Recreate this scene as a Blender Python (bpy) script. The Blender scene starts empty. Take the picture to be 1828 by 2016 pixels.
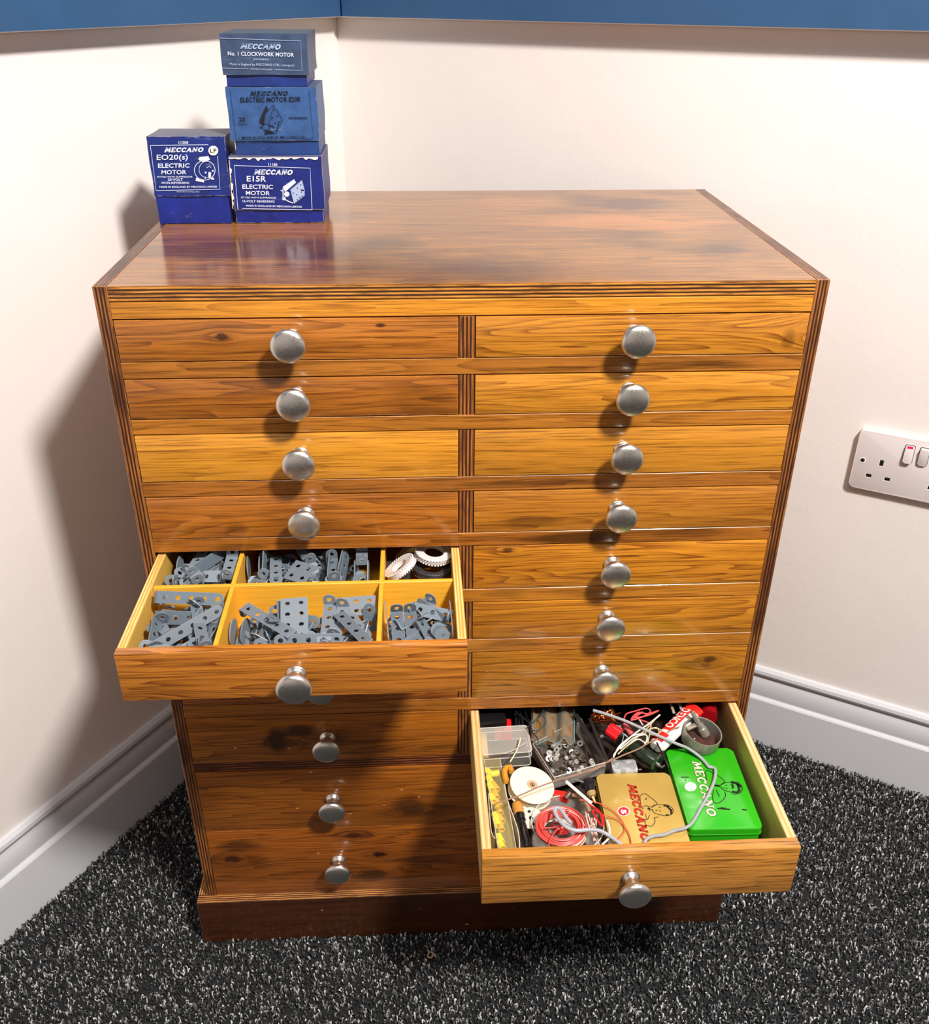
import bpy, bmesh, math, random
import numpy as np
from mathutils import Vector, Matrix

# ------------------------------------------------------------------ units and camera
# All coordinates below are written in cabinet widths (the cabinet front is 1 wide and
# 0.66 m in reality); S turns them into metres.
S = 0.66
rnd = random.Random(7)
sc = bpy.context.scene
COL = sc.collection

CAM = (0.4309, -1.2538, 1.6706); YAW, PITCH, ROLL = 0.0527, 0.5032, 0.0054
FPX, PPY = 1854.9, 979.8
_cy, _sy = math.cos(YAW), math.sin(YAW)
_f0 = Vector((_sy, _cy, 0)); _r0 = Vector((_cy, -_sy, 0)); _z0 = Vector((0, 0, 1))
FWD = math.cos(PITCH) * _f0 - math.sin(PITCH) * _z0
_u0 = math.cos(PITCH) * _z0 + math.sin(PITCH) * _f0
RGT = math.cos(ROLL) * _r0 + math.sin(ROLL) * _u0
UPV = -math.sin(ROLL) * _r0 + math.cos(ROLL) * _u0
CAMV = Vector(CAM)

cam_d = bpy.data.cameras.new('camera'); cam = bpy.data.objects.new('camera', cam_d); COL.objects.link(cam)
cam.matrix_world = Matrix.Translation(CAMV * S) @ Matrix((RGT, UPV, -FWD)).transposed().to_4x4()
cam_d.sensor_fit = 'HORIZONTAL'; cam_d.sensor_width = 36; cam_d.lens = FPX / 1828 * 36
cam_d.shift_y = (PPY - 1008) / 1828; cam_d.clip_start = 0.02
sc.camera = cam

def ray(x, y): return FWD + RGT * ((x - 914) / FPX) - UPV * ((y - PPY) / FPX)
def pz(x, y, z):
    "point of the place seen at x, y that lies at height z"
    v = ray(x, y); return CAMV + v * ((z - CAMV.z) / v.z)
def py_(x, y, yy):
    v = ray(x, y); return CAMV + v * ((yy - CAMV.y) / v.y)
def pn(x, y, n, p0):
    v = ray(x, y); return CAMV + v * ((p0 - CAMV).dot(n) / v.dot(n))

# ------------------------------------------------------------------ materials
def lin(c):
    def f(v):
        v = v / 255.0
        return v / 12.92 if v <= 0.04045 else ((v + 0.055) / 1.055) ** 2.4
    return (f(c[0]), f(c[1]), f(c[2]), 1)

class NT:
    def __init__(s, name):
        s.m = bpy.data.materials.new(name); s.m.use_nodes = True
        s.t = s.m.node_tree; s.n = s.t.nodes; s.n.clear()
        s.out = s.n.new('ShaderNodeOutputMaterial'); s.b = s.n.new('ShaderNodeBsdfPrincipled')
        s.t.links.new(s.b.outputs[0], s.out.inputs[0])
        s.tc = None
    def L(s, a, b): s.t.links.new(a, b)
    def put(s, sock, v):
        if hasattr(v, 'is_linked') or isinstance(v, bpy.types.NodeSocket): s.L(v, sock)
        else: sock.default_value = v
    def obj(s):
        if not s.tc: s.tc = s.n.new('ShaderNodeTexCoord')
        return s.tc.outputs['Object']
    def M(s, op, a, b=0.0, c=0.0, clamp=False):
        n = s.n.new('ShaderNodeMath'); n.operation = op; n.use_clamp = clamp
        s.put(n.inputs[0], a); s.put(n.inputs[1], b); s.put(n.inputs[2], c)
        return n.outputs[0]
    def mapp(s, v, scale=(1, 1, 1), loc=(0, 0, 0), rot=(0, 0, 0)):
        n = s.n.new('ShaderNodeMapping'); s.L(v, n.inputs[0])
        n.inputs['Scale'].default_value = scale; n.inputs['Location'].default_value = loc; n.inputs['Rotation'].default_value = rot
        return n.outputs[0]
    def noise(s, v, scale, detail=3, rough=0.5, dist=0):
        n = s.n.new('ShaderNodeTexNoise'); s.L(v, n.inputs['Vector'])
        n.inputs['Scale'].default_value = scale; n.inputs['Detail'].default_value = detail
        n.inputs['Roughness'].default_value = rough; n.inputs['Distortion'].default_value = dist
        return n.outputs[0]
    def vor(s, v, scale, feature='F1', rand=1.0):
        n = s.n.new('ShaderNodeTexVoronoi'); n.feature = feature; s.L(v, n.inputs['Vector'])
        n.inputs['Scale'].default_value = scale; n.inputs['Randomness'].default_value = rand
        return n
    def ramp(s, v, stops, interp='LINEAR'):
        n = s.n.new('ShaderNodeValToRGB'); n.color_ramp.interpolation = interp
        e = n.color_ramp.elements
        while len(e) < len(stops): e.new(0.5)
        for k, (p, c) in enumerate(stops):
            e[k].position = p; e[k].color = c if isinstance(c, tuple) else (c, c, c, 1)
        s.L(v, n.inputs[0]); return n.outputs[0]
    def mix(s, f, a, b, mode='MIX'):
        n = s.n.new('ShaderNodeMix'); n.data_type = 'RGBA'; n.blend_type = mode
        s.put(n.inputs[0], f); s.put(n.inputs[6], a); s.put(n.inputs[7], b)
        return n.outputs[2]
    def bump(s, h, strength=0.3, dist=0.001):
        n = s.n.new('ShaderNodeBump'); n.inputs['Strength'].default_value = strength
        n.inputs['Distance'].default_value = dist; s.L(h, n.inputs['Height'])
        s.L(n.outputs[0], s.b.inputs['Normal']); return n
    def edge(s, radius, lo=0.80, hi=0.97):
        "1 on worn edges"
        bv = s.n.new('ShaderNodeBevel'); bv.inputs['Radius'].default_value = radius; bv.samples = 4
        g = s.n.new('ShaderNodeNewGeometry'); d = s.n.new('ShaderNodeVectorMath'); d.operation = 'DOT_PRODUCT'
        s.L(bv.outputs[0], d.inputs[0]); s.L(g.outputs['True Normal'], d.inputs[1])
        n = s.n.new('ShaderNodeMapRange'); s.L(d.outputs['Value'], n.inputs[0])
        n.inputs[1].default_value = lo; n.inputs[2].default_value = hi; n.inputs[3].default_value = 1; n.inputs[4].default_value = 0
        return n.outputs[0]

MC = {}
def mat(name, col, rough=0.5, metal=0.0, coat=0.0, trans=0.0, var=0.0, vscale=40, bump=0.0, bscale=300, ior=1.45, spec=0.5, alpha=None, sheen=0):
    if name in MC: return MC[name]
    k = NT(name); b = k.b
    c = lin(col)
    if var:
        f = k.noise(k.obj(), vscale, 4)
        d = tuple(x * (1 - var) for x in c[:3]) + (1,); e = tuple(min(1, x * (1 + var)) for x in c[:3]) + (1,)
        k.L(k.ramp(f, [(0.3, d), (0.7, e)]), b.inputs['Base Color'])
    else: b.inputs['Base Color'].default_value = c
    b.inputs['Roughness'].default_value = rough; b.inputs['Metallic'].default_value = metal
    b.inputs['Coat Weight'].default_value = coat; b.inputs['Coat Roughness'].default_value = 0.12
    b.inputs['Transmission Weight'].default_value = trans; b.inputs['IOR'].default_value = ior
    b.inputs['Specular IOR Level'].default_value = spec
    if alpha is not None: b.inputs['Alpha'].default_value = alpha
    if bump: k.bump(k.noise(k.obj(), bscale, 4), bump, 0.0006)
    MC[name] = k.m; return k.m

def wood(name, light, dark, seed=0, grain=1.0, rings=1.0, knots=(), chips=0.0, stain=0.35, stains=(), rough=0.28, coat=0.5, axis='x', edgecol=None, gain=1.0, stretch=1.0, fine=560, pores=.6):
    """varnished board; the grain runs along axis. knots: (x, z, radius, strength) in cabinet widths,
    stains: (x0, z0, rx, rz, depth) dark patches of old varnish"""
    k = NT(name)
    sep = k.n.new('ShaderNodeSeparateXYZ'); k.L(k.obj(), sep.inputs[0])
    X, Y, Z = sep.outputs
    Zd = Z; kd = None
    for (kx, kz, kr, ks) in knots:
        dx = k.M('MULTIPLY', k.M('SUBTRACT', X, kx * S), 0.55); dz = k.M('SUBTRACT', Z, kz * S)
        d2 = k.M('ADD', k.M('MULTIPLY', dx, dx), k.M('MULTIPLY', dz, dz))
        g = k.M('EXPONENT', k.M('MULTIPLY', d2, -1.0 / (kr * S * 2.0) ** 2))
        sg = k.M('TANH', k.M('DIVIDE', dz, kr * S * 0.5))
        Zd = k.M('SUBTRACT', Zd, k.M('MULTIPLY', k.M('MULTIPLY', g, sg), kr * S * 1.1))
        wob = k.M('MULTIPLY', k.M('SUBTRACT', k.noise(k.obj(), 130, 3), 0.5), kr * S * 0.9)
        dist = k.M('ADD', k.M('SQRT', d2), wob)
        core = k.M('SUBTRACT', 1.0, k.M('DIVIDE', dist, kr * S), clamp=True)
        core = k.M('MULTIPLY', k.M('MULTIPLY', core, 1.8, clamp=True), ks)
        halo = k.M('MULTIPLY', g, 0.42 * ks)
        t = k.M('MAXIMUM', core, halo)
        kd = t if kd is None else k.M('MAXIMUM', kd, t)
    com = k.n.new('ShaderNodeCombineXYZ'); k.L(X, com.inputs[0]); k.L(Y, com.inputs[1]); k.L(Zd, com.inputs[2])
    v = com.outputs[0]
    off = (seed * 1.37 % 7, seed * 2.11 % 5, seed * 0.77 % 3)
    lo = 9.0 * stretch; hi = fine
    sl = (lo, hi, hi) if axis == 'x' else ((hi, lo, hi) if axis == 'y' else (hi, hi, lo))
    s2 = tuple(q * 0.055 if q == hi else q * 0.22 for q in sl)
    s3 = tuple(q * 2.6 if q == hi else q * 5.0 for q in sl)
    n1 = k.noise(k.mapp(v, sl, off), 1.0, 5, 0.6)
    warp = k.noise(k.mapp(v, tuple(q * 0.35 for q in s2), off), 1.0, 3, 0.5)
    n2 = k.noise(k.mapp(v, s2, off), 1.0, 2, 0.5)
    ringv = k.M('FRACT', k.M('MULTIPLY', k.M('ADD', n2, k.M('MULTIPLY', warp, 1.4)), 13.0 * rings))
    ringv = k.M('POWER', ringv, 2.2)
    fib = k.noise(k.mapp(v, s3, off), 1.0, 2, 0.5)
    h = k.M('ADD', k.M('MULTIPLY', n1, 0.50), k.M('MULTIPLY', ringv, 0.24 * grain))
    h = k.M('ADD', h, k.M('MULTIPLY', fib, 0.26))
    pore = k.noise(k.mapp(v, tuple(fine * 1.15 if q == hi else 15.0 for q in sl), (off[1], off[2], off[0])), 1.0, 3, 0.55)
    a, b_ = lin(light), lin(dark)
    a = (a[0] * .97, a[1] * 1.05, a[2] * .90, 1); b_ = (b_[0] * .84, b_[1] * .92, b_[2] * .84, 1)
    mid = tuple((a[i] * 0.62 + b_[i] * 0.38) for i in range(3)) + (1,)
    col = k.ramp(h, [(0.32, a), (0.50, mid), (0.70, b_)])
    col = k.mix(k.ramp(pore, [(0.53, 0.0), (0.66, pores)]), col, tuple(x * 0.42 for x in b_[:3]) + (1,))
    col = k.mix(k.ramp(pore, [(0.30, pores * .35), (0.44, 0.0)]), col, tuple(min(1, x * 1.5) for x in a[:3]) + (1,))
    blot = k.noise(k.mapp(v, (5, 5, 16) if axis == 'x' else (9, 9, 9), off), 1.0, 4, 0.6)
    col = k.mix(k.ramp(blot, [(0.5, 0.0), (0.72, stain)]), col, tuple(x * 0.28 for x in b_[:3]) + (1,))
    for (x0, z0, rx, rz, dp) in stains:
        c2 = Y if axis == 'top' else Z
        q1 = k.M('DIVIDE', k.M('SUBTRACT', X, x0 * S), rx * S); q2 = k.M('DIVIDE', k.M('SUBTRACT', c2, z0 * S), rz * S)
        dd = k.M('SQRT', k.M('ADD', k.M('MULTIPLY', q1, q1), k.M('MULTIPLY', q2, q2)))
        dd = k.M('ADD', dd, k.M('MULTIPLY', k.M('SUBTRACT', k.noise(k.mapp(k.obj(), (14, 30, 60)), 1.0, 4, 0.6), 0.5), 1.5))
        mk = k.ramp(dd, [(0.45, dp), (1.0, 0.0)])
        col = k.mix(mk, col, tuple(x * 0.22 for x in b_[:3]) + (1,))
    if kd is not None: col = k.mix(kd, col, lin((44, 16, 5)))
    if edgecol:
        e = k.M('MULTIPLY', k.edge(0.0011), k.ramp(k.noise(k.mapp(k.obj(), (60, 60, 60)), 1.0, 4, 0.7), [(0.42, 0.0), (0.55, 1.0)]))
        col = k.mix(k.M('MULTIPLY', e, 0.8), col, lin(edgecol))
    if chips:
        vo = k.vor(k.mapp(k.obj(), (48, 48, 95), (seed, 0, 0)), 1.0)
        wv = k.M('ADD', vo.outputs['Distance'], k.M('MULTIPLY', k.noise(k.obj(), 500, 2), 0.3))
        c1 = k.M('LESS_THAN', wv, 0.235)
        sepc = k.n.new('ShaderNodeSeparateColor'); k.L(vo.outputs['Color'], sepc.inputs[0])
        c1 = k.M('MULTIPLY', c1, k.M('LESS_THAN', sepc.outputs[0], chips))
        col = k.mix(k.M('MULTIPLY', c1, 0.85), col, lin((238, 190, 120)))
    k.L(col, k.b.inputs['Base Color'])
    k.b.inputs['Roughness'].default_value = rough
    k.b.inputs['Coat Weight'].default_value = coat; k.b.inputs['Coat Roughness'].default_value = 0.1
    k.bump(h, 0.25, 0.0005)
    return k.m

def ply(name, comp, t0, thick, layers=4, light=(196, 132, 66), dark=(48, 22, 12), along=(4, 4, 4), wear=0.45):
    "edge of a plywood board: thin dark and light layers across component comp"
    k = NT(name)
    sep = k.n.new('ShaderNodeSeparateXYZ'); k.L(k.obj(), sep.inputs[0])
    c = sep.outputs[comp]
    w = k.noise(k.mapp(k.obj(), along), 6.0, 3)
    t = k.M('DIVIDE', k.M('SUBTRACT', c, t0 * S), thick * S)
    t = k.M('ADD', t, k.M('MULTIPLY', k.M('SUBTRACT', w, 0.5), 0.05))
    fr = k.M('PINGPONG', k.M('MULTIPLY', t, float(layers)), 0.5)
    a, d = lin(light), lin(dark)
    col = k.ramp(fr, [(0.10, d), (0.24, tuple((a[i] + d[i]) * 0.42 for i in range(3)) + (1,)), (0.42, a)])
    hi = tuple(90 if i == comp else 9 for i in range(3))
    st = k.noise(k.mapp(k.obj(), tuple(400.0 if i == comp else 26.0 for i in range(3))), 1.0, 4, 0.65)
    col = k.mix(k.ramp(st, [(0.42, 0.0), (0.66, 0.85)]), col, d)
    big = k.noise(k.mapp(k.obj(), (11, 11, 11)), 1.0, 3)
    col = k.mix(k.ramp(big, [(wear, 0.0), (wear + 0.2, 0.75)]), col, tuple(x * 1.3 for x in d[:3]) + (1,))
    k.L(col, k.b.inputs['Base Color']); k.b.inputs['Roughness'].default_value = 0.4
    k.b.inputs['Coat Weight'].default_value = 0.25
    k.bump(fr, 0.3, 0.0006)
    return k.m

# ------------------------------------------------------------------ mesh helpers
def T(*a): return Matrix.Translation(Vector(a))
def RX(d): return Matrix.Rotation(math.radians(d), 4, 'X')
def RY(d): return Matrix.Rotation(math.radians(d), 4, 'Y')
def RZ(d): return Matrix.Rotation(math.radians(d), 4, 'Z')
def frame(o, ex, ez):
    "matrix whose x axis is ex and z axis as near ez as can be"
    x = Vector(ex).normalized(); z = Vector(ez); z = (z - x * z.dot(x)).normalized(); y = z.cross(x)
    return Matrix.Translation(Vector(o)) @ Matrix((x, y, z)).transposed().to_4x4()

class MB:
    def __init__(s): s.b = bmesh.new(); s.lay = None
    def add(s, vs, fs, mi=0, M=None, smooth=False):
        v = [s.b.verts.new((M @ Vector(p)) if M is not None else Vector(p)) for p in vs]
        out = []
        for f in fs:
            try: q = s.b.faces.new([v[i] for i in f])
            except ValueError: continue
            q.material_index = mi; q.smooth = smooth; out.append(q)
        return v, out
    def box(s, x0, x1, y0, y1, z0, z1, mi=0, M=None, bev=0.0, seg=1, fm=None):
        "fm: material index by face (x, y, z) direction"
        b = bmesh.new()
        vs = [b.verts.new(p) for p in ((x0, y0, z0), (x1, y0, z0), (x1, y1, z0), (x0, y1, z0), (x0, y0, z1), (x1, y0, z1), (x1, y1, z1), (x0, y1, z1))]
        for k, f in enumerate(((0, 3, 2, 1), (4, 5, 6, 7), (0, 1, 5, 4), (1, 2, 6, 5), (2, 3, 7, 6), (3, 0, 4, 7))):
            q = b.faces.new([vs[i] for i in f]); q.material_index = mi if fm is None else fm[(2, 2, 1, 0, 1, 0)[k]]
        if bev: bmesh.ops.bevel(b, geom=list(b.edges) , offset=bev, segments=seg, profile=0.5, affect='EDGES')
        s.merge(b, M); return s
    def merge(s, b, M=None):
        mp = {}
        for v in b.verts: mp[v] = s.b.verts.new(M @ v.co if M is not None else v.co)
        for f in b.faces:
            q = s.b.faces.new([mp[v] for v in f.verts]); q.material_index = f.material_index; q.smooth = f.smooth
        b.free()
    def tube(s, pts, r, seg=8, mi=0, cap=True, M=None, closed=False):
        P = [Vector(p) for p in pts]; n = len(P)
        rr = r if hasattr(r, '__len__') else [r] * n
        tan = []
        for i in range(n):
            a = P[i - 1] if (i or closed) else P[0]; c = P[(i + 1) % n] if (i < n - 1 or closed) else P[-1]
            t = (c - a); tan.append(t.normalized() if t.length > 1e-9 else Vector((1, 0, 0)))
        u = tan[0].orthogonal().normalized(); vs = []
        for i in range(n):
            u = (u - tan[i] * u.dot(tan[i])); u = u.normalized() if u.length > 1e-6 else tan[i].orthogonal().normalized()
            w = tan[i].cross(u)
            for j in range(seg):
                a = 2 * math.pi * j / seg
                vs.append(P[i] + (u * math.cos(a) + w * math.sin(a)) * rr[i])
        fs = []
        m = n if closed else n - 1
        for i in range(m):
            for j in range(seg):
                k = (j + 1) % seg; i2 = (i + 1) % n
                fs.append((i * seg + j, i * seg + k, i2 * seg + k, i2 * seg + j))
        if cap and not closed:
            fs.append(tuple(reversed(range(seg)))); fs.append(tuple(range((n - 1) * seg, n * seg)))
        s.add(vs, fs, mi, M, True); return s
    def lathe(s, prof, seg=32, mi=0, M=None, closed=False):
        "prof: (r, h) revolved about local z"
        vs, fs = [], []
        n = len(prof)
        for (r, h) in prof:
            for j in range(seg):
                a = 2 * math.pi * j / seg; vs.append((max(r, 1e-5) * math.cos(a), max(r, 1e-5) * math.sin(a), h))
        for i in range(n if closed else n - 1):
            for j in range(seg):
                k = (j + 1) % seg; i2 = (i + 1) % n
                fs.append((i * seg + j, i * seg + k, i2 * seg + k, i2 * seg + j))
        s.add(vs, fs, mi, M, True); return s
    def prism(s, poly, z0, z1, mi=0, M=None, bev=0.0, mtop=None):
        b = bmesh.new(); n = len(poly)
        lo = [b.verts.new((p[0], p[1], z0)) for p in poly]; hi = [b.verts.new((p[0], p[1], z1)) for p in poly]
        b.faces.new(list(reversed(lo))).material_index = mi
        ft = b.faces.new(hi); ft.material_index = mi if mtop is None else mtop
        te = [e for e in ft.edges]
        for i in range(n):
            q = b.faces.new((lo[i], lo[(i + 1) % n], hi[(i + 1) % n], hi[i])); q.material_index = mi; q.smooth = True
        if bev: bmesh.ops.bevel(b, geom=te, offset=bev, segments=3, profile=0.5, affect='EDGES')
        s.merge(b, M); return s
    def poly(s, pts, mi=0, M=None):
        s.add(pts, [tuple(range(len(pts)))], mi, M); return s

def rrect(x0, x1, y0, y1, r, n=5):
    out = []
    for cx, cy, a0 in ((x1 - r, y1 - r, 0), (x0 + r, y1 - r, 90), (x0 + r, y0 + r, 180), (x1 - r, y0 + r, 270)):
        for i in range(n + 1):
            a = math.radians(a0 + 90 * i / n); out.append((cx + r * math.cos(a), cy + r * math.sin(a)))
    return out

ORG = {}
def root(name, loc, label, cat, group=None):
    o = bpy.data.objects.new(name, None); COL.objects.link(o); o.empty_display_size = 0.02
    o.location = Vector(loc) * S; ORG[o.name] = Vector(loc)
    o['label'] = label; o['category'] = cat
    if group: o['group'] = group
    return o
def obj(name, mb, mats, parent=None, loc=None, label=None, cat=None, group=None, kind=None, angle=35):
    """link the mesh (world cabinet units) as one object; its origin is the parent's, or loc"""
    me = bpy.data.meshes.new(name)
    o0 = ORG[parent.name] if parent else Vector(loc or (0, 0, 0))
    bmesh.ops.recalc_face_normals(mb.b, faces=mb.b.faces)
    for v in mb.b.verts: v.co = (v.co - o0) * S
    mb.b.to_mesh(me); mb.b.free()
    me.set_sharp_from_angle(angle=math.radians(angle))
    for m in (mats if isinstance(mats, (list, tuple)) else [mats]): me.materials.append(m)
    o = bpy.data.objects.new(name, me); COL.objects.link(o)
    ORG[o.name] = o0
    if parent: o.parent = parent
    else: o.location = o0 * S
    if label: o['label'] = label
    if cat: o['category'] = cat
    if group: o['group'] = group
    if kind: o['kind'] = kind
    return o
def tag(o, label, cat=None, group=None):
    o['label'] = label
    if cat: o['category'] = cat
    if group: o['group'] = group
    return o

# ------------------------------------------------------------------ lettering
def strokes(mb, lines, put, mi=0):
    "lines: (points, width) in a 2-D frame; put(u, v) gives the place of a 2-D point"
    for pts, w in lines:
        P = [Vector((p[0], p[1])) for p in pts]; n = len(P)
        cl = n > 2 and (P[0] - P[-1]).length < 1e-6
        A, B = [], []
        for i in range(n):
            a = P[i - 1] if i else (P[-2] if cl else P[0]); c = P[i + 1] if i < n - 1 else (P[1] if cl else P[-1])
            t = c - a
            t = t.normalized() if t.length > 1e-9 else Vector((1, 0)); nn = Vector((-t.y, t.x)) * w / 2
            A.append(P[i] + nn); B.append(P[i] - nn)
        vs = [put(*q) for q in A] + [put(*q) for q in B]
        mb.add(vs, [(i, i + 1, n + i + 1, n + i) for i in range(n - 1)], mi)
def arc(cx, cy, rx, ry, a0, a1, n=12):
    return [(cx + rx * math.cos(math.radians(a0 + (a1 - a0) * i / n)), cy + ry * math.sin(math.radians(a0 + (a1 - a0) * i / n))) for i in range(n + 1)]
GL = {
 'M': (1.15, [([(.16, .05), (.26, .95)], .15), ([(.26, .95), (.56, .18)], .22), ([(.56, .18), (.86, .95)], .13), ([(.86, .95), (.97, .05)], .22), ([(0, .06), (.34, .06)], .12), ([(.78, .06), (1.15, .06)], .12), ([(.08, .94), (.36, .94)], .12), ([(.8, .94), (1.05, .94)], .12)]),
 'E': (.88, [([(.22, .05), (.22, .95)], .24), ([(.03, .06), (.82, .06)], .13), ([(.03, .94), (.8, .94)], .13), ([(.22, .5), (.58, .5)], .13), ([(.79, .06), (.79, .3)], .1), ([(.77, .94), (.77, .72)], .1), ([(.57, .38), (.57, .62)], .09)]),
 'C': (.9, [(arc(.48, .5, .34, .41, 48, 312, 14), .2), ([(.76, .64), (.76, .96)], .11), ([(.7, .2), (.82, .28)], .1)]),
 'A': (1.0, [([(.14, .05), (.48, .98)], .13), ([(.46, .98), (.84, .05)], .24), ([(.28, .34), (.7, .34)], .11), ([(0, .06), (.3, .06)], .12), ([(.66, .06), (1.02, .06)], .12)]),
 'N': (1.05, [([(.2, .05), (.2, .95)], .13), ([(.2, .95), (.84, .05)], .24), ([(.84, .05), (.84, .95)], .13), ([(.04, .06), (.36, .06)], .12), ([(.68, .94), (1.0, .94)], .12), ([(.02, .94), (.3, .94)], .12)]),
 'O': (1.0, [(arc(.5, .5, .36, .41, 0, 360, 20), .21)])}
def logo(mb, word, put, mi=0, fat=0.0, gap=.05):
    "slab lettering filling the unit square of put"
    tot = sum(GL[c][0] + gap for c in word) - gap; x = 0
    for c in word:
        w, ls = GL[c]
        strokes(mb, [([((x + p[0]) / tot, p[1]) for p in pts], 1.0) for pts, _ in []], put, mi)
        for pts, t in ls:
            strokes(mb, [([(x + p[0], p[1]) for p in pts], t + fat)], lambda u, v: put(u / tot, v), mi)
        x += w + gap
def text2d(s, bold=0.0):
    "polygons of the built-in font, scaled to the unit square"
    cu = bpy.data.curves.new('lettering', 'FONT'); cu.body = s; cu.offset = bold; cu.resolution_u = 2
    o = bpy.data.objects.new('lettering', cu)
    me = bpy.data.meshes.new_from_object(o)
    vs = [v.co.copy() for v in me.vertices]; fs = [tuple(p.vertices) for p in me.polygons]
    bpy.data.objects.remove(o); bpy.data.curves.remove(cu); bpy.data.meshes.remove(me)
    x0 = min(v.x for v in vs); x1 = max(v.x for v in vs); y0 = min(v.y for v in vs); y1 = max(v.y for v in vs)
    return [((v.x - x0) / (x1 - x0), (v.y - y0) / (y1 - y0)) for v in vs], fs
def text(mb, s, put, mi=0, bold=0.02):
    vs, fs = text2d(s, bold)
    mb.add([put(*v) for v in vs], fs, mi)
# ================================================================== THE ROOM
K = Vector((0.2713, 1.0681, 0))                     # corner of the skirting boards on the floor
DL = Vector((0.5403, 0.8415, 0)); DR = Vector((0.8634, -0.5045, 0))
NL = Vector((0.8415, -0.5403, 0)); NR = Vector((-0.5045, -0.8634, 0))
ROOM = 4.6; CEIL = 3.7; SET = 0.016                 # the plaster lies SET behind the skirting face

def wall_mat():
    k = NT('white wall paint')
    f = k.noise(k.obj(), 3, 3)
    k.L(k.ramp(f, [(0.3, lin((228, 220, 214))), (0.7, lin((234, 227, 222)))]), k.b.inputs['Base Color'])
    k.b.inputs['Roughness'].default_value = 0.5
    n1 = k.noise(k.obj(), 160, 4, 0.6); n2 = k.noise(k.obj(), 30, 3)
    k.bump(k.M('ADD', n1, k.M('MULTIPLY', n2, 2.0)), 0.22, 0.0009)
    return k.m
WALL = wall_mat()
SKIRT = mat('white gloss skirting', (206, 207, 210), 0.35, bump=0.1, bscale=60)
BLUE = mat('blue wall paint', (46, 80, 116), 0.45, var=0.06, vscale=20, bump=0.12, bscale=200)

def slab(name, origin, d, n, length, t, z0, z1, m, kind='structure'):
    "upright slab whose room face starts at origin and runs along d; n points into the room"
    mb = MB(); a = Vector(origin); b = a + d * length
    P = [a, b, b - n * t, a - n * t]
    mb.add([(p.x, p.y, z0) for p in P] + [(p.x, p.y, z1) for p in P], [(0, 1, 2, 3), (4, 7, 6, 5), (0, 4, 5, 1), (1, 5, 6, 2), (2, 6, 7, 3), (3, 7, 4, 0)])
    return obj(name, mb, m, kind=kind)
KW = K - (NL + NR) * SET
slab('wall_left', KW + DL * 0.1, -DL, NL, ROOM + .1, 0.1, -0.05, CEIL, WALL)
slab('wall_right', KW, DR, NR, ROOM, 0.1, -0.05, CEIL, WALL)
far1 = KW - DL * ROOM; far2 = KW + DR * ROOM
slab('wall_back', far1, DR, DL, ROOM, 0.1, -0.05, CEIL, WALL)
slab('wall_side', far2, -DL, -DR, ROOM, 0.1, -0.05, CEIL, WALL)
mb = MB(); c4 = [KW + DL * .1, far1, far1 + DR * ROOM, far2]
mb.add([(p.x, p.y, CEIL) for p in c4] + [(p.x, p.y, CEIL + .05) for p in c4], [(0, 1, 2, 3), (7, 6, 5, 4), (0, 4, 5, 1), (1, 5, 6, 2), (2, 6, 7, 3), (3, 7, 4, 0)])
obj('ceiling', mb, mat('white ceiling paint', (235, 232, 226), 0.8), kind='structure')
mb = MB()
mb.add([(p.x, p.y, -0.012) for p in c4] + [(p.x, p.y, -.06) for p in c4], [(0, 1, 2, 3), (7, 6, 5, 4), (0, 4, 5, 1), (1, 5, 6, 2), (2, 6, 7, 3), (3, 7, 4, 0)])
obj('floor', mb, mat('carpet backing', (26, 27, 28), 0.95), kind='structure')

# the thicker blue upper wall, standing proud of the white plaster
TB = 0.046
nrm = NR; e = pn(1250, 46.5, NR, KW + NR * TB); ZB = e.z
for nm, dd, nn in (('trim_1', -DL, NL), ('trim_2', DR, NR)):
    mb = MB(); o = KW
    def P2(s, off, z):
        q = o + dd * s + nn * off; return (q.x, q.y, z)
    inn = TB  # the two bands meet in the corner
    vs = [P2(inn, TB, ZB), P2(ROOM, TB, ZB), P2(ROOM, .001, ZB - .004), P2(0, .001, ZB - .004), P2(inn, TB, CEIL), P2(ROOM, TB, CEIL), P2(ROOM, 0, CEIL), P2(0, 0, CEIL)]
    mb.add(vs, [(4, 7, 6, 5), (0, 4, 5, 1), (1, 5, 6, 2), (2, 6, 7, 3), (3, 7, 4, 0)], 0)
    mb.add(vs[:4], [(0, 1, 2, 3)], 1)
    obj(nm, mb, [BLUE, WALL], kind='structure')

# skirting boards: ogee moulding swept along each wall
prof = [(0.0, 0.0), (0.0, .121), (-.002, .1245), (-.009, .126), (-.010, .1285), (-.009, .131), (-.0075, .140), (-.0080, .160), (-.0105, .174), (-.0145, .184), (-.0145, .188), (-.0065, .1905), (-.0035, .197), (-.0045, .205), (-.0095, .212), (-.0145, .2145), (-SET, .214), (-SET, -.03), (0.0, -.03)]
for nm, dd, nn in (('baseboard_left', -DL, NL), ('baseboard_right', DR, NR)):
    mb = MB(); vs = []
    for s in (0, 1):
        for (d, z) in prof:
            q = K + dd * (0 if s == 0 else ROOM) + nn * d
            if s == 0: q = q + dd * d
            vs.append((q.x, q.y, z))
    n = len(prof)
    mb.add(vs, [(i, (i + 1) % n, n + (i + 1) % n, n + i) for i in range(n)])
    obj(nm, mb, SKIRT, kind='structure', angle=25)

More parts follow.
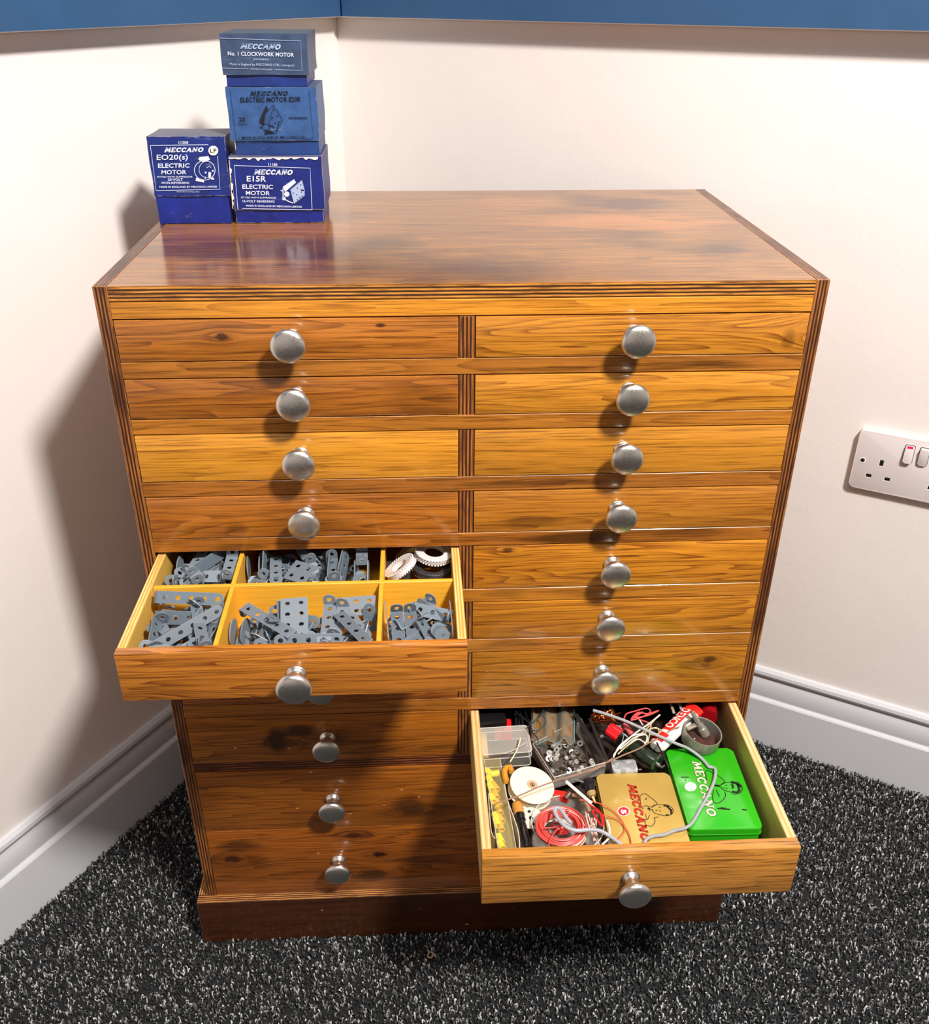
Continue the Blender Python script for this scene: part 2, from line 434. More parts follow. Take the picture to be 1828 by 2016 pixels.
# carpet pile: short curled tufts, far too many to count
def carpet():
    rg = np.random.default_rng(3)
    N = 260000
    x = rg.uniform(-1.0, 2.1, N); y = rg.uniform(-0.75, 1.05, N)
    inL = (x - K.x) * NL.x + (y - K.y) * NL.y > 0.001
    inR = (x - K.x) * NR.x + (y - K.y) * NR.y > 0.001
    cab = (x > -0.0175) & (x < 1.0175) & (y > -0.0175) & (y < 0.66)
    keep = inL & inR & ~cab; x = x[keep]; y = y[keep]; n = len(x)
    a = rg.uniform(0, 2 * np.pi, n); ln = rg.uniform(.0065, .0125, n); w = rg.uniform(.0008, .0016, n)
    K5 = 5; t = np.linspace(0, 1, K5)[None, :]
    curl = rg.uniform(.5, 2.6, n)[:, None]; sgn = rg.choice([-1, 1], n)[:, None]
    ang = a[:, None] + sgn * curl * t * 1.5
    lean = rg.uniform(.4, 1.0, n)[:, None]
    hx = np.cumsum(np.cos(ang) * lean, 1) * (ln / K5)[:, None] * .9; hy = np.cumsum(np.sin(ang) * lean, 1) * (ln / K5)[:, None] * .9
    hz = -0.011 + (np.sin(t * np.pi * rg.uniform(.5, .85, n)[:, None])) * (rg.uniform(.006, .0125, n))[:, None]
    px = x[:, None] + hx; py = y[:, None] + hy
    sx = -np.sin(ang) * w[:, None] / 1; sy = np.cos(ang) * w[:, None] / 1
    tilt = rg.uniform(-.8, .8, n)[:, None] * w[:, None]
    A = np.stack([px + sx, py + sy, hz + tilt], -1); B = np.stack([px - sx, py - sy, hz - tilt], -1)
    V = np.stack([A, B], 2).reshape(-1, 3) * S     # n * K5 * 2
    base = (np.arange(n) * K5 * 2)[:, None, None]; seg = (np.arange(K5 - 1) * 2)[None, :, None]
    Q = (base + seg + np.array([0, 1, 3, 2])[None, None, :]).reshape(-1, 4)
    me = bpy.data.meshes.new('carpet_pile')
    me.vertices.add(len(V)); me.vertices.foreach_set('co', V.astype(np.float32).ravel())
    me.loops.add(Q.size); me.loops.foreach_set('vertex_index', Q.astype(np.int32).ravel())
    me.polygons.add(len(Q)); me.polygons.foreach_set('loop_start', np.arange(0, Q.size, 4, dtype=np.int32))
    me.polygons.foreach_set('use_smooth', np.ones(len(Q), bool))
    shade = rg.random(n); c = np.where(shade > .80, rg.uniform(.26, .62, n), np.where(shade > .5, rg.uniform(.06, .17, n), rg.uniform(.008, .035, n)))
    col = np.repeat(c, (K5 - 1))
    me.update(calc_edges=True)
    at = me.attributes.new('tuft', 'FLOAT', 'FACE'); at.data.foreach_set('value', col.astype(np.float32))
    k = NT('charcoal carpet'); an = k.n.new('ShaderNodeAttribute'); an.attribute_name = 'tuft'
    cm = k.n.new('ShaderNodeCombineColor')
    k.L(an.outputs['Fac'], cm.inputs[0]); k.L(k.M('MULTIPLY', an.outputs['Fac'], 1.01), cm.inputs[1]); k.L(k.M('MULTIPLY', an.outputs['Fac'], 1.0), cm.inputs[2])
    k.L(cm.outputs[0], k.b.inputs['Base Color']); k.b.inputs['Roughness'].default_value = 0.75
    me.materials.append(k.m)
    o = bpy.data.objects.new('carpet_pile', me); COL.objects.link(o); o['kind'] = 'stuff'
    o['label'] = 'charcoal and grey flecked carpet pile covering the floor'; o['category'] = 'carpet'
carpet()

# crumb on the carpet in front of the cabinet
mb = MB(); p = pz(847, 1883, 0.0)
mb.tube([(p.x + .0045 * math.cos(a) * (1 + .2 * math.sin(2 * a)), p.y + .0065 * math.sin(a), .005 + .0015 * math.sin(3 * a)) for a in [i * math.tau / 14 for i in range(14)]], .0016, 6, closed=True)
obj('washer', mb, mat('tan card', (176, 140, 110), .7), loc=(p.x, p.y, .004), label='tiny tan ring lying alone on the carpet in front of the cabinet', cat='ring')

# ------------------------------------------------------------------ the double socket on the right wall
P0s = KW + NR * 0.0
def sk(u, z, off=0.0):
    q = SO + DR * u + NR * off; return (q.x, q.y, z)
ua = pn(1681, 895, NR, KW)            # left edge of the plate
SO = Vector((ua.x, ua.y, 0)) + DR * 0.002
zs = 0.5 * (pn(1690, 840, NR, KW).z + pn(1666, 950, NR, KW).z)
PH, PW = 0.130, 0.2215
MSK = Matrix((DR, Vector((0, 0, 1)), NR)).transposed().to_4x4(); MSK = Matrix.Translation(Vector((SO.x, SO.y, zs))) @ MSK   # local x along wall, y up, z into the room
socket = root('wall_socket', (SO.x, SO.y, zs), 'white double switched wall socket with red marked rocker, right of the cabinet', 'socket')
WPL = mat('white plastic plate', (214, 205, 203), 0.35); DARK = mat('black hole', (6, 6, 6), 0.6)
mb = MB(); mb.prism(rrect(0, PW, -PH / 2, PH / 2, .008), 0.0, .0145, 0, MSK, bev=.0018)
plate = obj('face_plate', mb, WPL, socket)
HOLE = mat('white plastic recess', (238, 234, 232), 0.4)
def pinhole(cx, cy, w, h):
    mb = MB()
    for (sx0, sx1, sy0, sy1) in ((-w / 2 - .0016, w / 2, -h / 2 - .0022, -h / 2), (-w / 2 - .0016, -w / 2, -h / 2, h / 2)):
        mb.box(cx + sx0, cx + sx1, cy + sy0, cy + sy1, .0140, .0149, 1, MSK)
    mb.box(cx - w / 2, cx + w / 2, cy - h / 2, cy + h / 2, .0140, .0150, 0, MSK)
    obj('pin_hole', mb, [DARK, HOLE], socket)
for gx in (.053, .053 + .118):
    pinhole(gx, .0015, .0075, .0125); pinhole(gx - .0185, -.0315, .0105, .0068); pinhole(gx + .0175, -.0315, .0105, .0068)
for k_, (cx, hasred) in enumerate(((.098, True), (.1255, False))):
    mb = MB(); mb.prism(rrect(cx - .0098, cx + .0098, .0125, .0525, .004), .0140, .0152, 1, MSK)
    M2 = MSK @ T(cx, .0325, .0152) @ RX(-7 if k_ == 0 else 7)
    mb.prism(rrect(-.0085, .0085, -.0185, .0185, .0035), -.002, .0058, 0, M2, bev=.0012)
    rk = obj('rocker_switch', mb, [WPL, mat('grey gap', (90, 84, 84), .5)], socket)
    if hasred:
        mb = MB(); mb.box(-.0055, .0055, .0128, .0178, .0050, .0064, 0, M2, bev=.0004)
        obj('red_marker', mb, mat('red plastic', (225, 20, 70), .4), rk)
for sx in (.0165, PW - .0165):
    mb = MB(); mb.lathe([(.0058, .0140), (.0062, .0150), (.0050, .0152), (.0046, .0148), (0, .0148)], 20, 1, MSK @ T(sx, 0, 0))
    mb.lathe([(.0042, .0145), (.0042, .0152), (.003, .0156), (0, .0156)], 16, 0, MSK @ T(sx, 0, 0))
    mb.box(-.0036, .0036, -.0006, .0006, .0153, .0158, 2, MSK @ T(sx, 0, 0) @ RZ(35))
    obj('screw', mb, [mat('screw steel', (70, 66, 60), .35, .8), HOLE, DARK], socket)

# ================================================================== THE CABINET
TOP = 1.3109; DEP = 0.636; TS = 0.0190
cab = root('drawer_cabinet', (0, 0, 0), 'varnished wooden chest of small drawers with silver knobs, two drawers open', 'drawer cabinet')
PLV = dict(light=(176, 108, 50), dark=(42, 18, 9))
side_w = wood('cabinet side veneer', (176, 110, 58), (88, 46, 22), 3, axis='z', rough=.35)
dark_side_w = side_w
for nm, x0 in (('left', 0.0), ('right', 1 - TS)):
    mb = MB(); mb.box(x0, x0 + TS, 0, DEP, .1088, TOP, bev=.0009, fm=(0, 1, 1))
    obj('side_panel', mb, [side_w, ply('plywood edge ' + nm, 0, x0, TS, 4, wear=.44, **PLV)], cab)
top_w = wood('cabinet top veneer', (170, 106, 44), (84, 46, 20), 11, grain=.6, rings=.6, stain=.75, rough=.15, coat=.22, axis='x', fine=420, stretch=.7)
# darker patches of varnish on the top
def top_stains(m):
    t = m.node_tree; b = [n for n in t.nodes if n.type == 'BSDF_PRINCIPLED'][0]
    src = b.inputs['Base Color'].links[0].from_socket
    tc = t.nodes.new('ShaderNodeTexCoord'); sp = t.nodes.new('ShaderNodeSeparateXYZ'); t.links.new(tc.outputs['Object'], sp.inputs[0])
    nz = t.nodes.new('ShaderNodeTexNoise'); nz.inputs['Scale'].default_value = 22; nz.inputs['Detail'].default_value = 5
    mp = t.nodes.new('ShaderNodeMapping'); mp.inputs['Scale'].default_value = (.6, 1.9, 1); t.links.new(tc.outputs['Object'], mp.inputs[0]); t.links.new(mp.outputs[0], nz.inputs['Vector'])
    def M(op, a, b_, clamp=False):
        n = t.nodes.new('ShaderNodeMath'); n.operation = op; n.use_clamp = clamp
        for i, v in enumerate((a, b_)):
            if isinstance(v, bpy.types.NodeSocket): t.links.new(v, n.inputs[i])
            else: n.inputs[i].default_value = v
        return n.outputs[0]
    cur = src
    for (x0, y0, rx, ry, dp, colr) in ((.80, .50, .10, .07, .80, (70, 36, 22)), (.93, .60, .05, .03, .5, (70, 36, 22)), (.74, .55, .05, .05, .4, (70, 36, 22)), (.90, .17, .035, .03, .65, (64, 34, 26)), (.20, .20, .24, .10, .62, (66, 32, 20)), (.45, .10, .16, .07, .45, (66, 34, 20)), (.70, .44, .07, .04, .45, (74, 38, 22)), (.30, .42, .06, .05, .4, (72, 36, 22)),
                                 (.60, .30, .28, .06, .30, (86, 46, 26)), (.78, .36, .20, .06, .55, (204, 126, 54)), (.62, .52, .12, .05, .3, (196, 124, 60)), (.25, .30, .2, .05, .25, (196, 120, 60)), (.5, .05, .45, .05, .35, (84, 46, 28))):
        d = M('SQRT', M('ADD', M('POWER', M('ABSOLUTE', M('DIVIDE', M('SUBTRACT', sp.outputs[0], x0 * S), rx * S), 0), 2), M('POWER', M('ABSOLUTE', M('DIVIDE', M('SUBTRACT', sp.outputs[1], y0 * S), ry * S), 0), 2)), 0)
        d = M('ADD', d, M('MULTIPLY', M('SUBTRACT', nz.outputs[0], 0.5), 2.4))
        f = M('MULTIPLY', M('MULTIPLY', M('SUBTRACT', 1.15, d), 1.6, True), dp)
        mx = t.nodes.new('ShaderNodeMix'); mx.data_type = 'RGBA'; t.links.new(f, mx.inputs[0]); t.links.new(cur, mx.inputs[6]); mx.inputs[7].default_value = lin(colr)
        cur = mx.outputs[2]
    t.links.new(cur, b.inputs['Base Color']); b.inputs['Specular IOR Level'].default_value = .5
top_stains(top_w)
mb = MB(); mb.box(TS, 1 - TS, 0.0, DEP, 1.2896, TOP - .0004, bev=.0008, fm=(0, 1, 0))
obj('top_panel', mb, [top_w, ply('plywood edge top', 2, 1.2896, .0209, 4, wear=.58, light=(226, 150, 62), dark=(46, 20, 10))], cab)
mb = MB(); mb.box(TS, 1 - TS, DEP - .012, DEP - .002, .1088, 1.2896)
obj('back_panel', mb, mat('back board', (120, 80, 45), .8), cab)
DVX = 0.4885; DVW = 0.0215
mb = MB(); mb.box(DVX, DVX + DVW, 0.0008, DEP - .014, .4544, 1.2646, bev=.0007, fm=(0, 1, 1))
dvw = ply('plywood edge divider', 0, DVX, DVW, 4, wear=.62, light=(178, 108, 48), dark=(48, 20, 10))
obj('centre_divider', mb, [mat('divider veneer', (150, 96, 52), .5), dvw], cab)
mb = MB(); mb.box(TS, 1 - TS, 0.0008, DEP - .014, .4318, .4540, bev=.0007, fm=(1, 1, 0))
obj('shelf_panel', mb, [mat('shelf veneer', (140, 86, 46), .5), ply('plywood edge shelf', 2, .4318, .0222, 4, wear=.42, light=(170, 92, 44), dark=(44, 18, 10))], cab)
mb = MB(); mb.box(TS, 1 - TS, 0.0, DEP - .014, .0900, .1088, fm=(1, 1, 0))
obj('bottom_panel', mb, [mat('shelf veneer', (140, 86, 46), .5), ply('plywood edge bottom', 2, .09, .0188, 4, wear=.4)], cab)

# rails between the rows (the two above the open drawer rows too)
RZ_ = [(1.2650, 1.2892), (1.1790, 1.2040), (1.0930, 1.1172), (0.9908, 1.0160), (0.8932, 0.9176), (0.7860, 0.8118), (0.6842, 0.7110), (0.5592, 0.5862)]
RC = [((226, 144, 48), (156, 84, 24)), ((180, 108, 42), (108, 58, 20)), ((188, 114, 42), (112, 60, 18)), ((172, 102, 42), (88, 44, 16)), ((176, 102, 38), (100, 52, 18)), ((200, 124, 44), (124, 68, 20)), ((186, 114, 42), (110, 62, 20)), ((180, 106, 38), (108, 56, 18))]
STN = {3: [(.62, 1.003, .18, .006, .6)], 1: [(.80, 1.190, .12, .006, .5), (.64, 1.185, .08, .006, .4)], 4: [(.66, .905, .10, .012, .75), (.15, .90, .05, .006, .5), (.85, .91, .10, .01, .4)], 5: [(.56, .80, .04, .01, .3)], 6: [(.58, .70, .07, .01, .4)]}
for k_, ((z0, z1), (cl, cd)) in enumerate(zip(RZ_, RC)):
    mb = MB(); mb.box(TS + .0006, 1 - TS - .0006, -.0006, .020, z0 + .0008, z1 - .0007, bev=.0005)
    obj('rail', mb, wood('rail wood %s' % 'abcdefgh'[k_], cl, cd, 20 + k_ * 3, grain=.8, rings=.8, stains=STN.get(k_, ()), edgecol=(232, 160, 80)), cab)

# plinth: plywood frame round the foot
E_ = 0.0167
plin = wood('shaded plinth wood', (74, 36, 16), (40, 18, 8), 50, grain=.5, rings=.4, axis='x', rough=.3, coat=.5, chips=.10, edgecol=(196, 140, 80), stain=.4)  # shade of the open drawers darkened into the wood colour
ped = ply('plywood edge plinth', 1, -E_, .0175, 4, wear=.55, light=(216, 150, 84), dark=(60, 26, 14))
ped2 = ply('plywood edge plinth side', 0, -E_, .0175, 4, wear=.55, light=(216, 150, 84), dark=(60, 26, 14))
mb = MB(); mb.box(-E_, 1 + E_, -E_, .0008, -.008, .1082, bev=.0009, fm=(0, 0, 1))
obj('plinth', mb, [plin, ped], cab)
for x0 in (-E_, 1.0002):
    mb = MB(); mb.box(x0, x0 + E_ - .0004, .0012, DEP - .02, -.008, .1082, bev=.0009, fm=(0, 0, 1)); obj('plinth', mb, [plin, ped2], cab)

# ------------------------------------------------------------------ knobs
KNOBM = NT('brushed nickel'); k = KNOBM
k.b.inputs['Base Color'].default_value = lin((214, 208, 198)); k.b.inputs['Metallic'].default_value = 1.0
_n = k.noise(k.mapp(k.obj(), (900, 900, 900)), 1.0, 3)
k.L(k.ramp(_n, [(0.3, .27), (0.7, .40)]), k.b.inputs['Roughness']); k.b.inputs['Coat Weight'].default_value = .25; k.b.inputs['Coat Roughness'].default_value = .05
k.bump(_n, .05, .0002); KNOBM = KNOBM.m
KP = [(0, 0), (.0135, 0), (.0137, .0022), (.0122, .0034), (.0120, .0042), (.0126, .0052), (.0120, .0064), (.0106, .0074), (.0102, .0120), (.0112, .0165), (.0150, .0212), (.0200, .0250), (.0232, .0292), (.0243, .0330), (.0238, .0358), (.0215, .0382), (.0180, .0397), (.0120, .0412), (.0060, .0419), (0.0, .0421)]
def knob(parent, x, y, z):
    mb = MB(); mb.lathe(KP, 40, 0, T(x, y, z) @ RX(90)); obj('knob', mb, KNOBM, parent, angle=50)

# ------------------------------------------------------------------ closed drawers
def front(x0, x1, z0, z1, y0, m, t=.018):
    mb = MB(); mb.box(x0, x1, y0, y0 + t, z0 + .0001, z1 - .0003, bev=.0007, seg=2); return obj('drawer', mb, m, cab)
LX = (.0205, .4872); RX_ = (.5115, .9795)
LZ = [(1.2048, 1.2640), (1.1180, 1.1782), (1.0168, 1.0922), (.9184, .9900)]
RZz = LZ + [(.8126, .8924), (.7118, .7852), (.5870, .6834)]
LCOL = [dict(light=(188, 110, 42), dark=(114, 58, 18), seed=31, knots=[(.163, 1.2390, .008, .9)], stains=[(.38, 1.253, .008, .0035, .9)], rings=.8),
        dict(light=(174, 100, 36), dark=(104, 52, 16), seed=37, rings=1.0, chips=.05, stains=[(.43, 1.14, .06, .03, .3)]),
        dict(light=(222, 146, 48), dark=(150, 76, 18), seed=41, rings=.6, grain=.6, chips=.04, stain=.1),
        dict(light=(184, 106, 38), dark=(110, 56, 16), seed=43, rings=.9, stains=[(.15, .934, .02, .012, .4)])]
RCOL = [dict(light=(208, 132, 44), dark=(138, 70, 20), seed=51, rings=1.3, grain=1.2, knots=[(1.05, 1.235, .03, .3)], stain=.3, stains=[(.955, 1.225, .012, .018, .5)]),
        dict(light=(214, 138, 46), dark=(146, 76, 22), seed=53, rings=.9, stain=.1),
        dict(light=(206, 132, 44), dark=(122, 62, 18), seed=57, rings=.5, grain=.4, stain=.15),
        dict(light=(196, 122, 42), dark=(128, 64, 20), seed=59, rings=.9, stain=.3, stains=[(.60, .935, .06, .012, .5)]),
        dict(light=(212, 132, 38), dark=(140, 70, 18), seed=61, rings=1.3, grain=1.2, knots=[(.565, .884, .007, .8)], stain=.15),
        dict(light=(202, 126, 38), dark=(122, 62, 18), seed=67, rings=.7, stain=.2),
        dict(light=(186, 116, 34), dark=(112, 60, 16), seed=71, rings=1.1, knots=[(.917, .655, .010, .8), (.912, .643, .008, .5)], stain=.3, chips=.05, stains=[(.88, .645, .03, .012, .45)])]
for (z0, z1), c in zip(LZ, LCOL):
    d = front(LX[0], LX[1], z0, z1, -.001, wood('drawer wood %d' % c['seed'], edgecol=(236, 170, 90), **c)); knob(d, .2560, -.001, (z0 + z1) / 2 + .002)
for (z0, z1), c in zip(RZz, RCOL):
    d = front(RX_[0], RX_[1], z0, z1, -.001, wood('drawer wood %d' % c['seed'], edgecol=(236, 170, 90), **c)); knob(d, .7330, -.001, (z0 + z1) / 2 + .002)
# the rows hidden behind the open left drawer
for (z0, z1), sd in (((.7118, .7852), 73), ((.5870, .6834), 79)):
    d = front(LX[0], LX[1], z0, z1, -.001, wood('drawer wood %d' % sd, (176, 96, 34), (108, 50, 16), sd)); knob(d, .258, -.001, (z0 + z1) / 2)
d = front(LX[0], LX[1], .4548, .5584, -.001, wood('drawer wood 83', (172, 96, 26), (98, 48, 10), 83, rings=1.1, chips=.13, edgecol=(226, 150, 80),
    knots=[(.193, .497, .014, .7)], stains=[(.172, .500, .022, .04, .85), (.215, .525, .03, .018, .8)])); knob(d, .2595, -.001, .5060)
d = front(LX[0], RX_[1], .2848, .4312, -.001, wood('drawer wood 89', (168, 92, 26), (96, 46, 10), 89, rings=.8, chips=.20, edgecol=(226, 150, 80),
    knots=[(.405, .318, .016, .55)], stains=[(.40, .335, .035, .03, .6)])); knob(d, .2600, -.001, .3580); knob(d, .735, -.001, .358)
d = front(LX[0], RX_[1], .1095, .2840, -.001, wood('drawer wood 97', (162, 86, 26), (90, 42, 10), 97, rings=1.0, chips=.10, edgecol=(226, 150, 80),
    knots=[(.0625, .2085, .015, .9), (.293, .262, .010, .8), (.338, .206, .011, 1.0)], stains=[(.075, .243, .05, .018, .6), (.32, .15, .045, .022, .75), (.10, .205, .03, .02, .4)])); knob(d, .2605, -.001, .1960); knob(d, .735, -.001, .196)

# ------------------------------------------------------------------ open drawer, upper left
pale = wood('pale drawer wood', (226, 176, 92), (186, 128, 56), 5, grain=.4, rings=.4, stain=.05, rough=.45, coat=.1, axis='y', pores=.2)
pale_x = wood('pale drawer wood across', (240, 172, 56), (214, 136, 36), 6, grain=.3, rings=.3, stain=.05, rough=.45, coat=.1, pores=.2)
OY = -.2430; OZ0, OZ1 = .8075, .8880
mb = MB(); mb.box(.0215, .4895, OY, OY + .0145, OZ0, OZ1, bev=.0012, seg=2)
od = obj('drawer', mb, wood('drawer wood open left', (202, 122, 46), (128, 62, 20), 101, rings=1.3, grain=1.2, stain=.1, knots=[(.055, .800, .014, .3)], edgecol=(232, 166, 92), chips=.05), cab)
knob(od, .2585, OY, .8480)
for x0 in (.0222, .4765):
    mb = MB(); mb.box(x0, x0 + .0125, OY + .0147, .42, OZ0 + .002, OZ1, bev=.0008, fm=(0, 0, 1))
    obj('drawer_side', mb, [pale, ply('drawer side edge %s' % ('left' if x0 < .3 else 'right'), 0, x0, .0125, 3, light=(250, 214, 132), dark=(196, 142, 66), wear=.7)], od)
mb = MB(); mb.box(.035, .4763, .405, .42, OZ0 + .002, OZ1); obj('drawer_back', mb, pale_x, od)
mb = MB(); mb.box(.035, .4763, OY + .0147, .405, OZ0 + .003, OZ0 + .0095); obj('drawer_base', mb, pale_x, od)
FL0 = OZ0 + .0095
mb = MB(); mb.box(.035, .4763, -.0835, -.0765, FL0, OZ1 - .0035, bev=.0007); obj('compartment_divider', mb, pale_x, od)
for xd in (.1475, .3665):
    mb = MB(); mb.box(xd, xd + .0065, OY + .0147, -.0837, FL0, OZ1 - .003, bev=.0007); obj('compartment_divider', mb, pale_x, od)
    mb = MB(); mb.box(xd, xd + .0065, -.0763, .4048, FL0, OZ1 - .003, bev=.0007); obj('compartment_divider', mb, pale_x, od)

# ------------------------------------------------------------------ open drawer, lower right
QY = -.3130; QZ0, QZ1 = .4600, .5530
pale2 = wood('pale ash drawer wood', (216, 182, 124), (184, 144, 88), 8, grain=.3, rings=.4, stain=.05, rough=.45, coat=.1, axis='y', pores=.2)
mb = MB(); mb.box(.5090, .9800, QY, QY + .0190, QZ0 - .004, QZ1, bev=.0012, seg=2)
qd = obj('drawer', mb, wood('drawer wood open right', (202, 132, 58), (126, 70, 26), 107, rings=.6, grain=.5, stain=.12, edgecol=(236, 176, 100), fine=380, pores=.8, stretch=1.6), cab)
knob(qd, .7305, QY, .5035)
for x0 in (.5095, .9650):
    mb = MB(); mb.box(x0, x0 + .0145, QY + .0192, .42, QZ0, QZ1, bev=.0008, fm=(0, 0, 1))
    obj('drawer_side', mb, [pale2, ply('lower drawer side edge %s' % ('left' if x0 < .6 else 'right'), 0, x0, .0145, 2, light=(246, 216, 158), dark=(206, 160, 96), wear=.75)], qd)
mb = MB(); mb.box(.5242, .9648, .405, .42, QZ0, QZ1); obj('drawer_back', mb, pale2, qd)
mb = MB(); mb.box(.5242, .9648, QY + .0192, .4048, QZ0, QZ0 + .006); obj('drawer_base', mb, mat('shaded drawer base ply', (46, 32, 22), .7, var=.2), qd)  # dark base colour stands in for deep shade between the contents
FL1 = QZ0 + .006

# ================================================================== MOTOR BOXES ON TOP
def card(name, col, dust=0.25, wear=.5, grime=(120, 120, 110)):
    k = NT(name)
    f = k.noise(k.mapp(k.obj(), (60, 60, 60)), 1.0, 5, .65)
    c = lin(col); d = tuple(q * .72 for q in c[:3]) + (1,); e = tuple(q * 1.25 for q in c[:3]) + (1,)
    base = k.ramp(f, [(.3, d), (.7, e)])
    g = k.n.new('ShaderNodeNewGeometry'); sp = k.n.new('ShaderNodeSeparateXYZ'); k.L(g.outputs['Normal'], sp.inputs[0])
    up = k.M('MULTIPLY', k.M('POWER', k.M('MAXIMUM', sp.outputs[2], 0.0), 3.0), dust)
    base = k.mix(up, base, lin(grime))
    sc_ = k.noise(k.mapp(k.obj(), (26, 26, 90), (2, 4, 1)), 1.0, 6, .75)
    base = k.mix(k.ramp(sc_, [(.60, 0.0), (.68, .30)]), base, lin((150, 160, 190)))
    ed = k.M('MULTIPLY', k.edge(.0013, .72, .96), k.ramp(k.noise(k.obj(), 120, 4, .7), [(1 - wear - .08, 0.0), (1 - wear + .05, 1.0)]))
    base = k.mix(ed, base, lin((214, 190, 160)))
    k.L(base, k.b.inputs['Base Color']); k.b.inputs['Roughness'].default_value = .42
    k.bump(k.noise(k.mapp(k.obj(), (18, 18, 18)), 1.0, 3), .25, .004)
    return k.m
INKW = mat('pale ink', (206, 214, 236), .5); INKB = mat('black ink', (16, 20, 34), .5); INKG = mat('faded ink', (160, 176, 206), .5)

def wobble(mb, amp, seed):
    rr = random.Random(seed)
    for v in mb.b.verts:
        v.co += Vector((math.sin(v.co.z * 90 + seed) * amp, math.sin(v.co.x * 70 + seed * 2) * amp, math.sin(v.co.x * 60 + v.co.y * 50 + seed) * amp * .6))
def gridbox(mb, x0, x1, y0, y1, z0, z1, n=5, mi=0):
    b = bmesh.new()
    bmesh.ops.create_cube(b, size=1, matrix=Matrix.Translation(((x0 + x1) / 2, (y0 + y1) / 2, (z0 + z1) / 2)) @ Matrix.Diagonal((x1 - x0, y1 - y0, z1 - z0, 1)))
    bmesh.ops.subdivide_edges(b, edges=list(b.edges), cuts=n, use_grid_fill=True)
    mb.merge(b)

def motor_box(label, bx, by, bz, lx, ly, lz, cbase, clid, fr, seed, wear, dust):
    """bx, by, bz: base extents; lx, ly, lz: lid extents (lid slides over the base)"""
    r = root('motor_box', ((bx[0] + bx[1]) / 2, (by[0] + by[1]) / 2, bz[0]), label, 'box', 'blue toy motor boxes on the cabinet')
    mb = MB(); gridbox(mb, bx[0], bx[1], by[0], by[1], bz[0], bz[1]); wobble(mb, .0004, seed)
    for v in mb.b.verts:
        if v.co.z < bz[0] + .001: v.co.z = bz[0] + .0002
    obj('box_base', mb, card('box card base %d' % seed, cbase, dust, wear * .7), r)
    mb = MB(); gridbox(mb, lx[0], lx[1], ly[0], ly[1], lz[0], lz[1]); wobble(mb, .00055, seed + 1)
    lid = obj('box_lid', mb, card('box card lid %d' % seed, clid, dust, wear), r)
    mb = MB(); fr(mb, ly[0] - .0016)
    obj('printed_lettering', mb, [INKW, INKB, INKG, mat('sticker paper', (238, 226, 214), .6), mat('drawing blue', (30, 60, 150), .5)], lid)
    return r
CS = .2188
def qd_(yf):
    "photo reading: crop coordinates of the box fronts -> place on the box front"
    def f(cx, cy): return py_(270 + cx * CS, 30 + cy * CS, yf)
    return f
def rectput(f, cx0, cy0, cx1, cy1, slope=0.0, shear=0.0):
    a = f(cx0, cy1); b = f(cx1, cy1 + slope); c = f(cx0, cy0)
    def put(u, v):
        return a + (b - a) * u + (c - a) * v + (b - a) * (shear * v)
    return put
def line2(mb, f, pts, w, mi=0, cl=False):
    P = [f(*p) for p in pts]
    if cl: P.append(P[0])
    o = P[0]
    strokes(mb, [([(p.x, p.z) for p in P], w)], lambda u, v: Vector((u, o.y, v)), mi)

def fr_eo20(mb, yf):
    f = qd_(yf)
    text(mb, '11208', rectput(f, 372, 1133, 458, 1158), 0, 0.013)
    line2(mb, f, [(118, 1172), (640, 1165)], .0008, 0); line2(mb, f, [(118, 1172), (170, 1578), (745, 1566), (722, 1265)], .0008, 0)
    logo(mb, 'MECCANO', rectput(f, 243, 1192, 590, 1232, -2, .03), 0, .07)
    text(mb, 'EO20(s)', rectput(f, 175, 1255, 455, 1318, -4), 0, 0.016)
    text(mb, 'ELECTRIC', rectput(f, 187, 1334, 470, 1374, -2), 0, 0.018)
    text(mb, 'MOTOR', rectput(f, 218, 1394, 442, 1433, -2), 0, 0.020)
    text(mb, 'FITTED WITH SUPPRESSOR', rectput(f, 180, 1448, 498, 1462, -2), 0, 0.013)
    text(mb, '20-VOLT', rectput(f, 275, 1468, 410, 1490), 0, 0.018)
    text(mb, 'NON-REVERSING', rectput(f, 220, 1498, 468, 1518), 0, 0.018)
    text(mb, 'MADE IN ENGLAND BY MECCANO LIMITED', rectput(f, 200, 1537, 718, 1554, -2), 0, 0.018)
    text(mb, 'PRINTED IN ENGLAND', rectput(f, 355, 1583, 560, 1594), 2, 0.009)
    line2(mb, f, arc(607, 1395, 93, 88, 0, 360, 28), .0010, 0)
    line2(mb, f, arc(628, 1388, 72, 74, 80, 280, 16), .0007, 0)
    for q in ([(550, 1300), (560, 1275), (640, 1268), (655, 1300), (590, 1322)], [(530, 1460), (525, 1490), (600, 1505), (604, 1480)], [(640, 1410), (665, 1412), (662, 1460), (640, 1465)], [(660, 1460), (690, 1462), (692, 1480), (664, 1478)]):
        mb.poly([f(*p) for p in q], 0)
    for cx, cy in ((615, 1415), (680, 1400), (612, 1462), (585, 1290), (622, 1290)):
        mb.poly([f(cx + 9 * math.cos(a), cy + 9 * math.sin(a)) for a in [i * math.tau / 10 for i in range(10)]], 0 if cy > 1300 else 4)
    line2(mb, f, [(625, 1372), (645, 1362), (665, 1368)], .0008, 0)
    # round sticker
    g = qd_(yf - .0005)
    mb.poly([g(684 + 44 * math.cos(a), 1218 + 44 * math.sin(a)) for a in [i * math.tau / 28 for i in range(28)]], 3)
    g2 = qd_(yf - .001)
    text(mb, 'LF', rectput(g2, 656, 1200, 712, 1236), 1, 0.009)
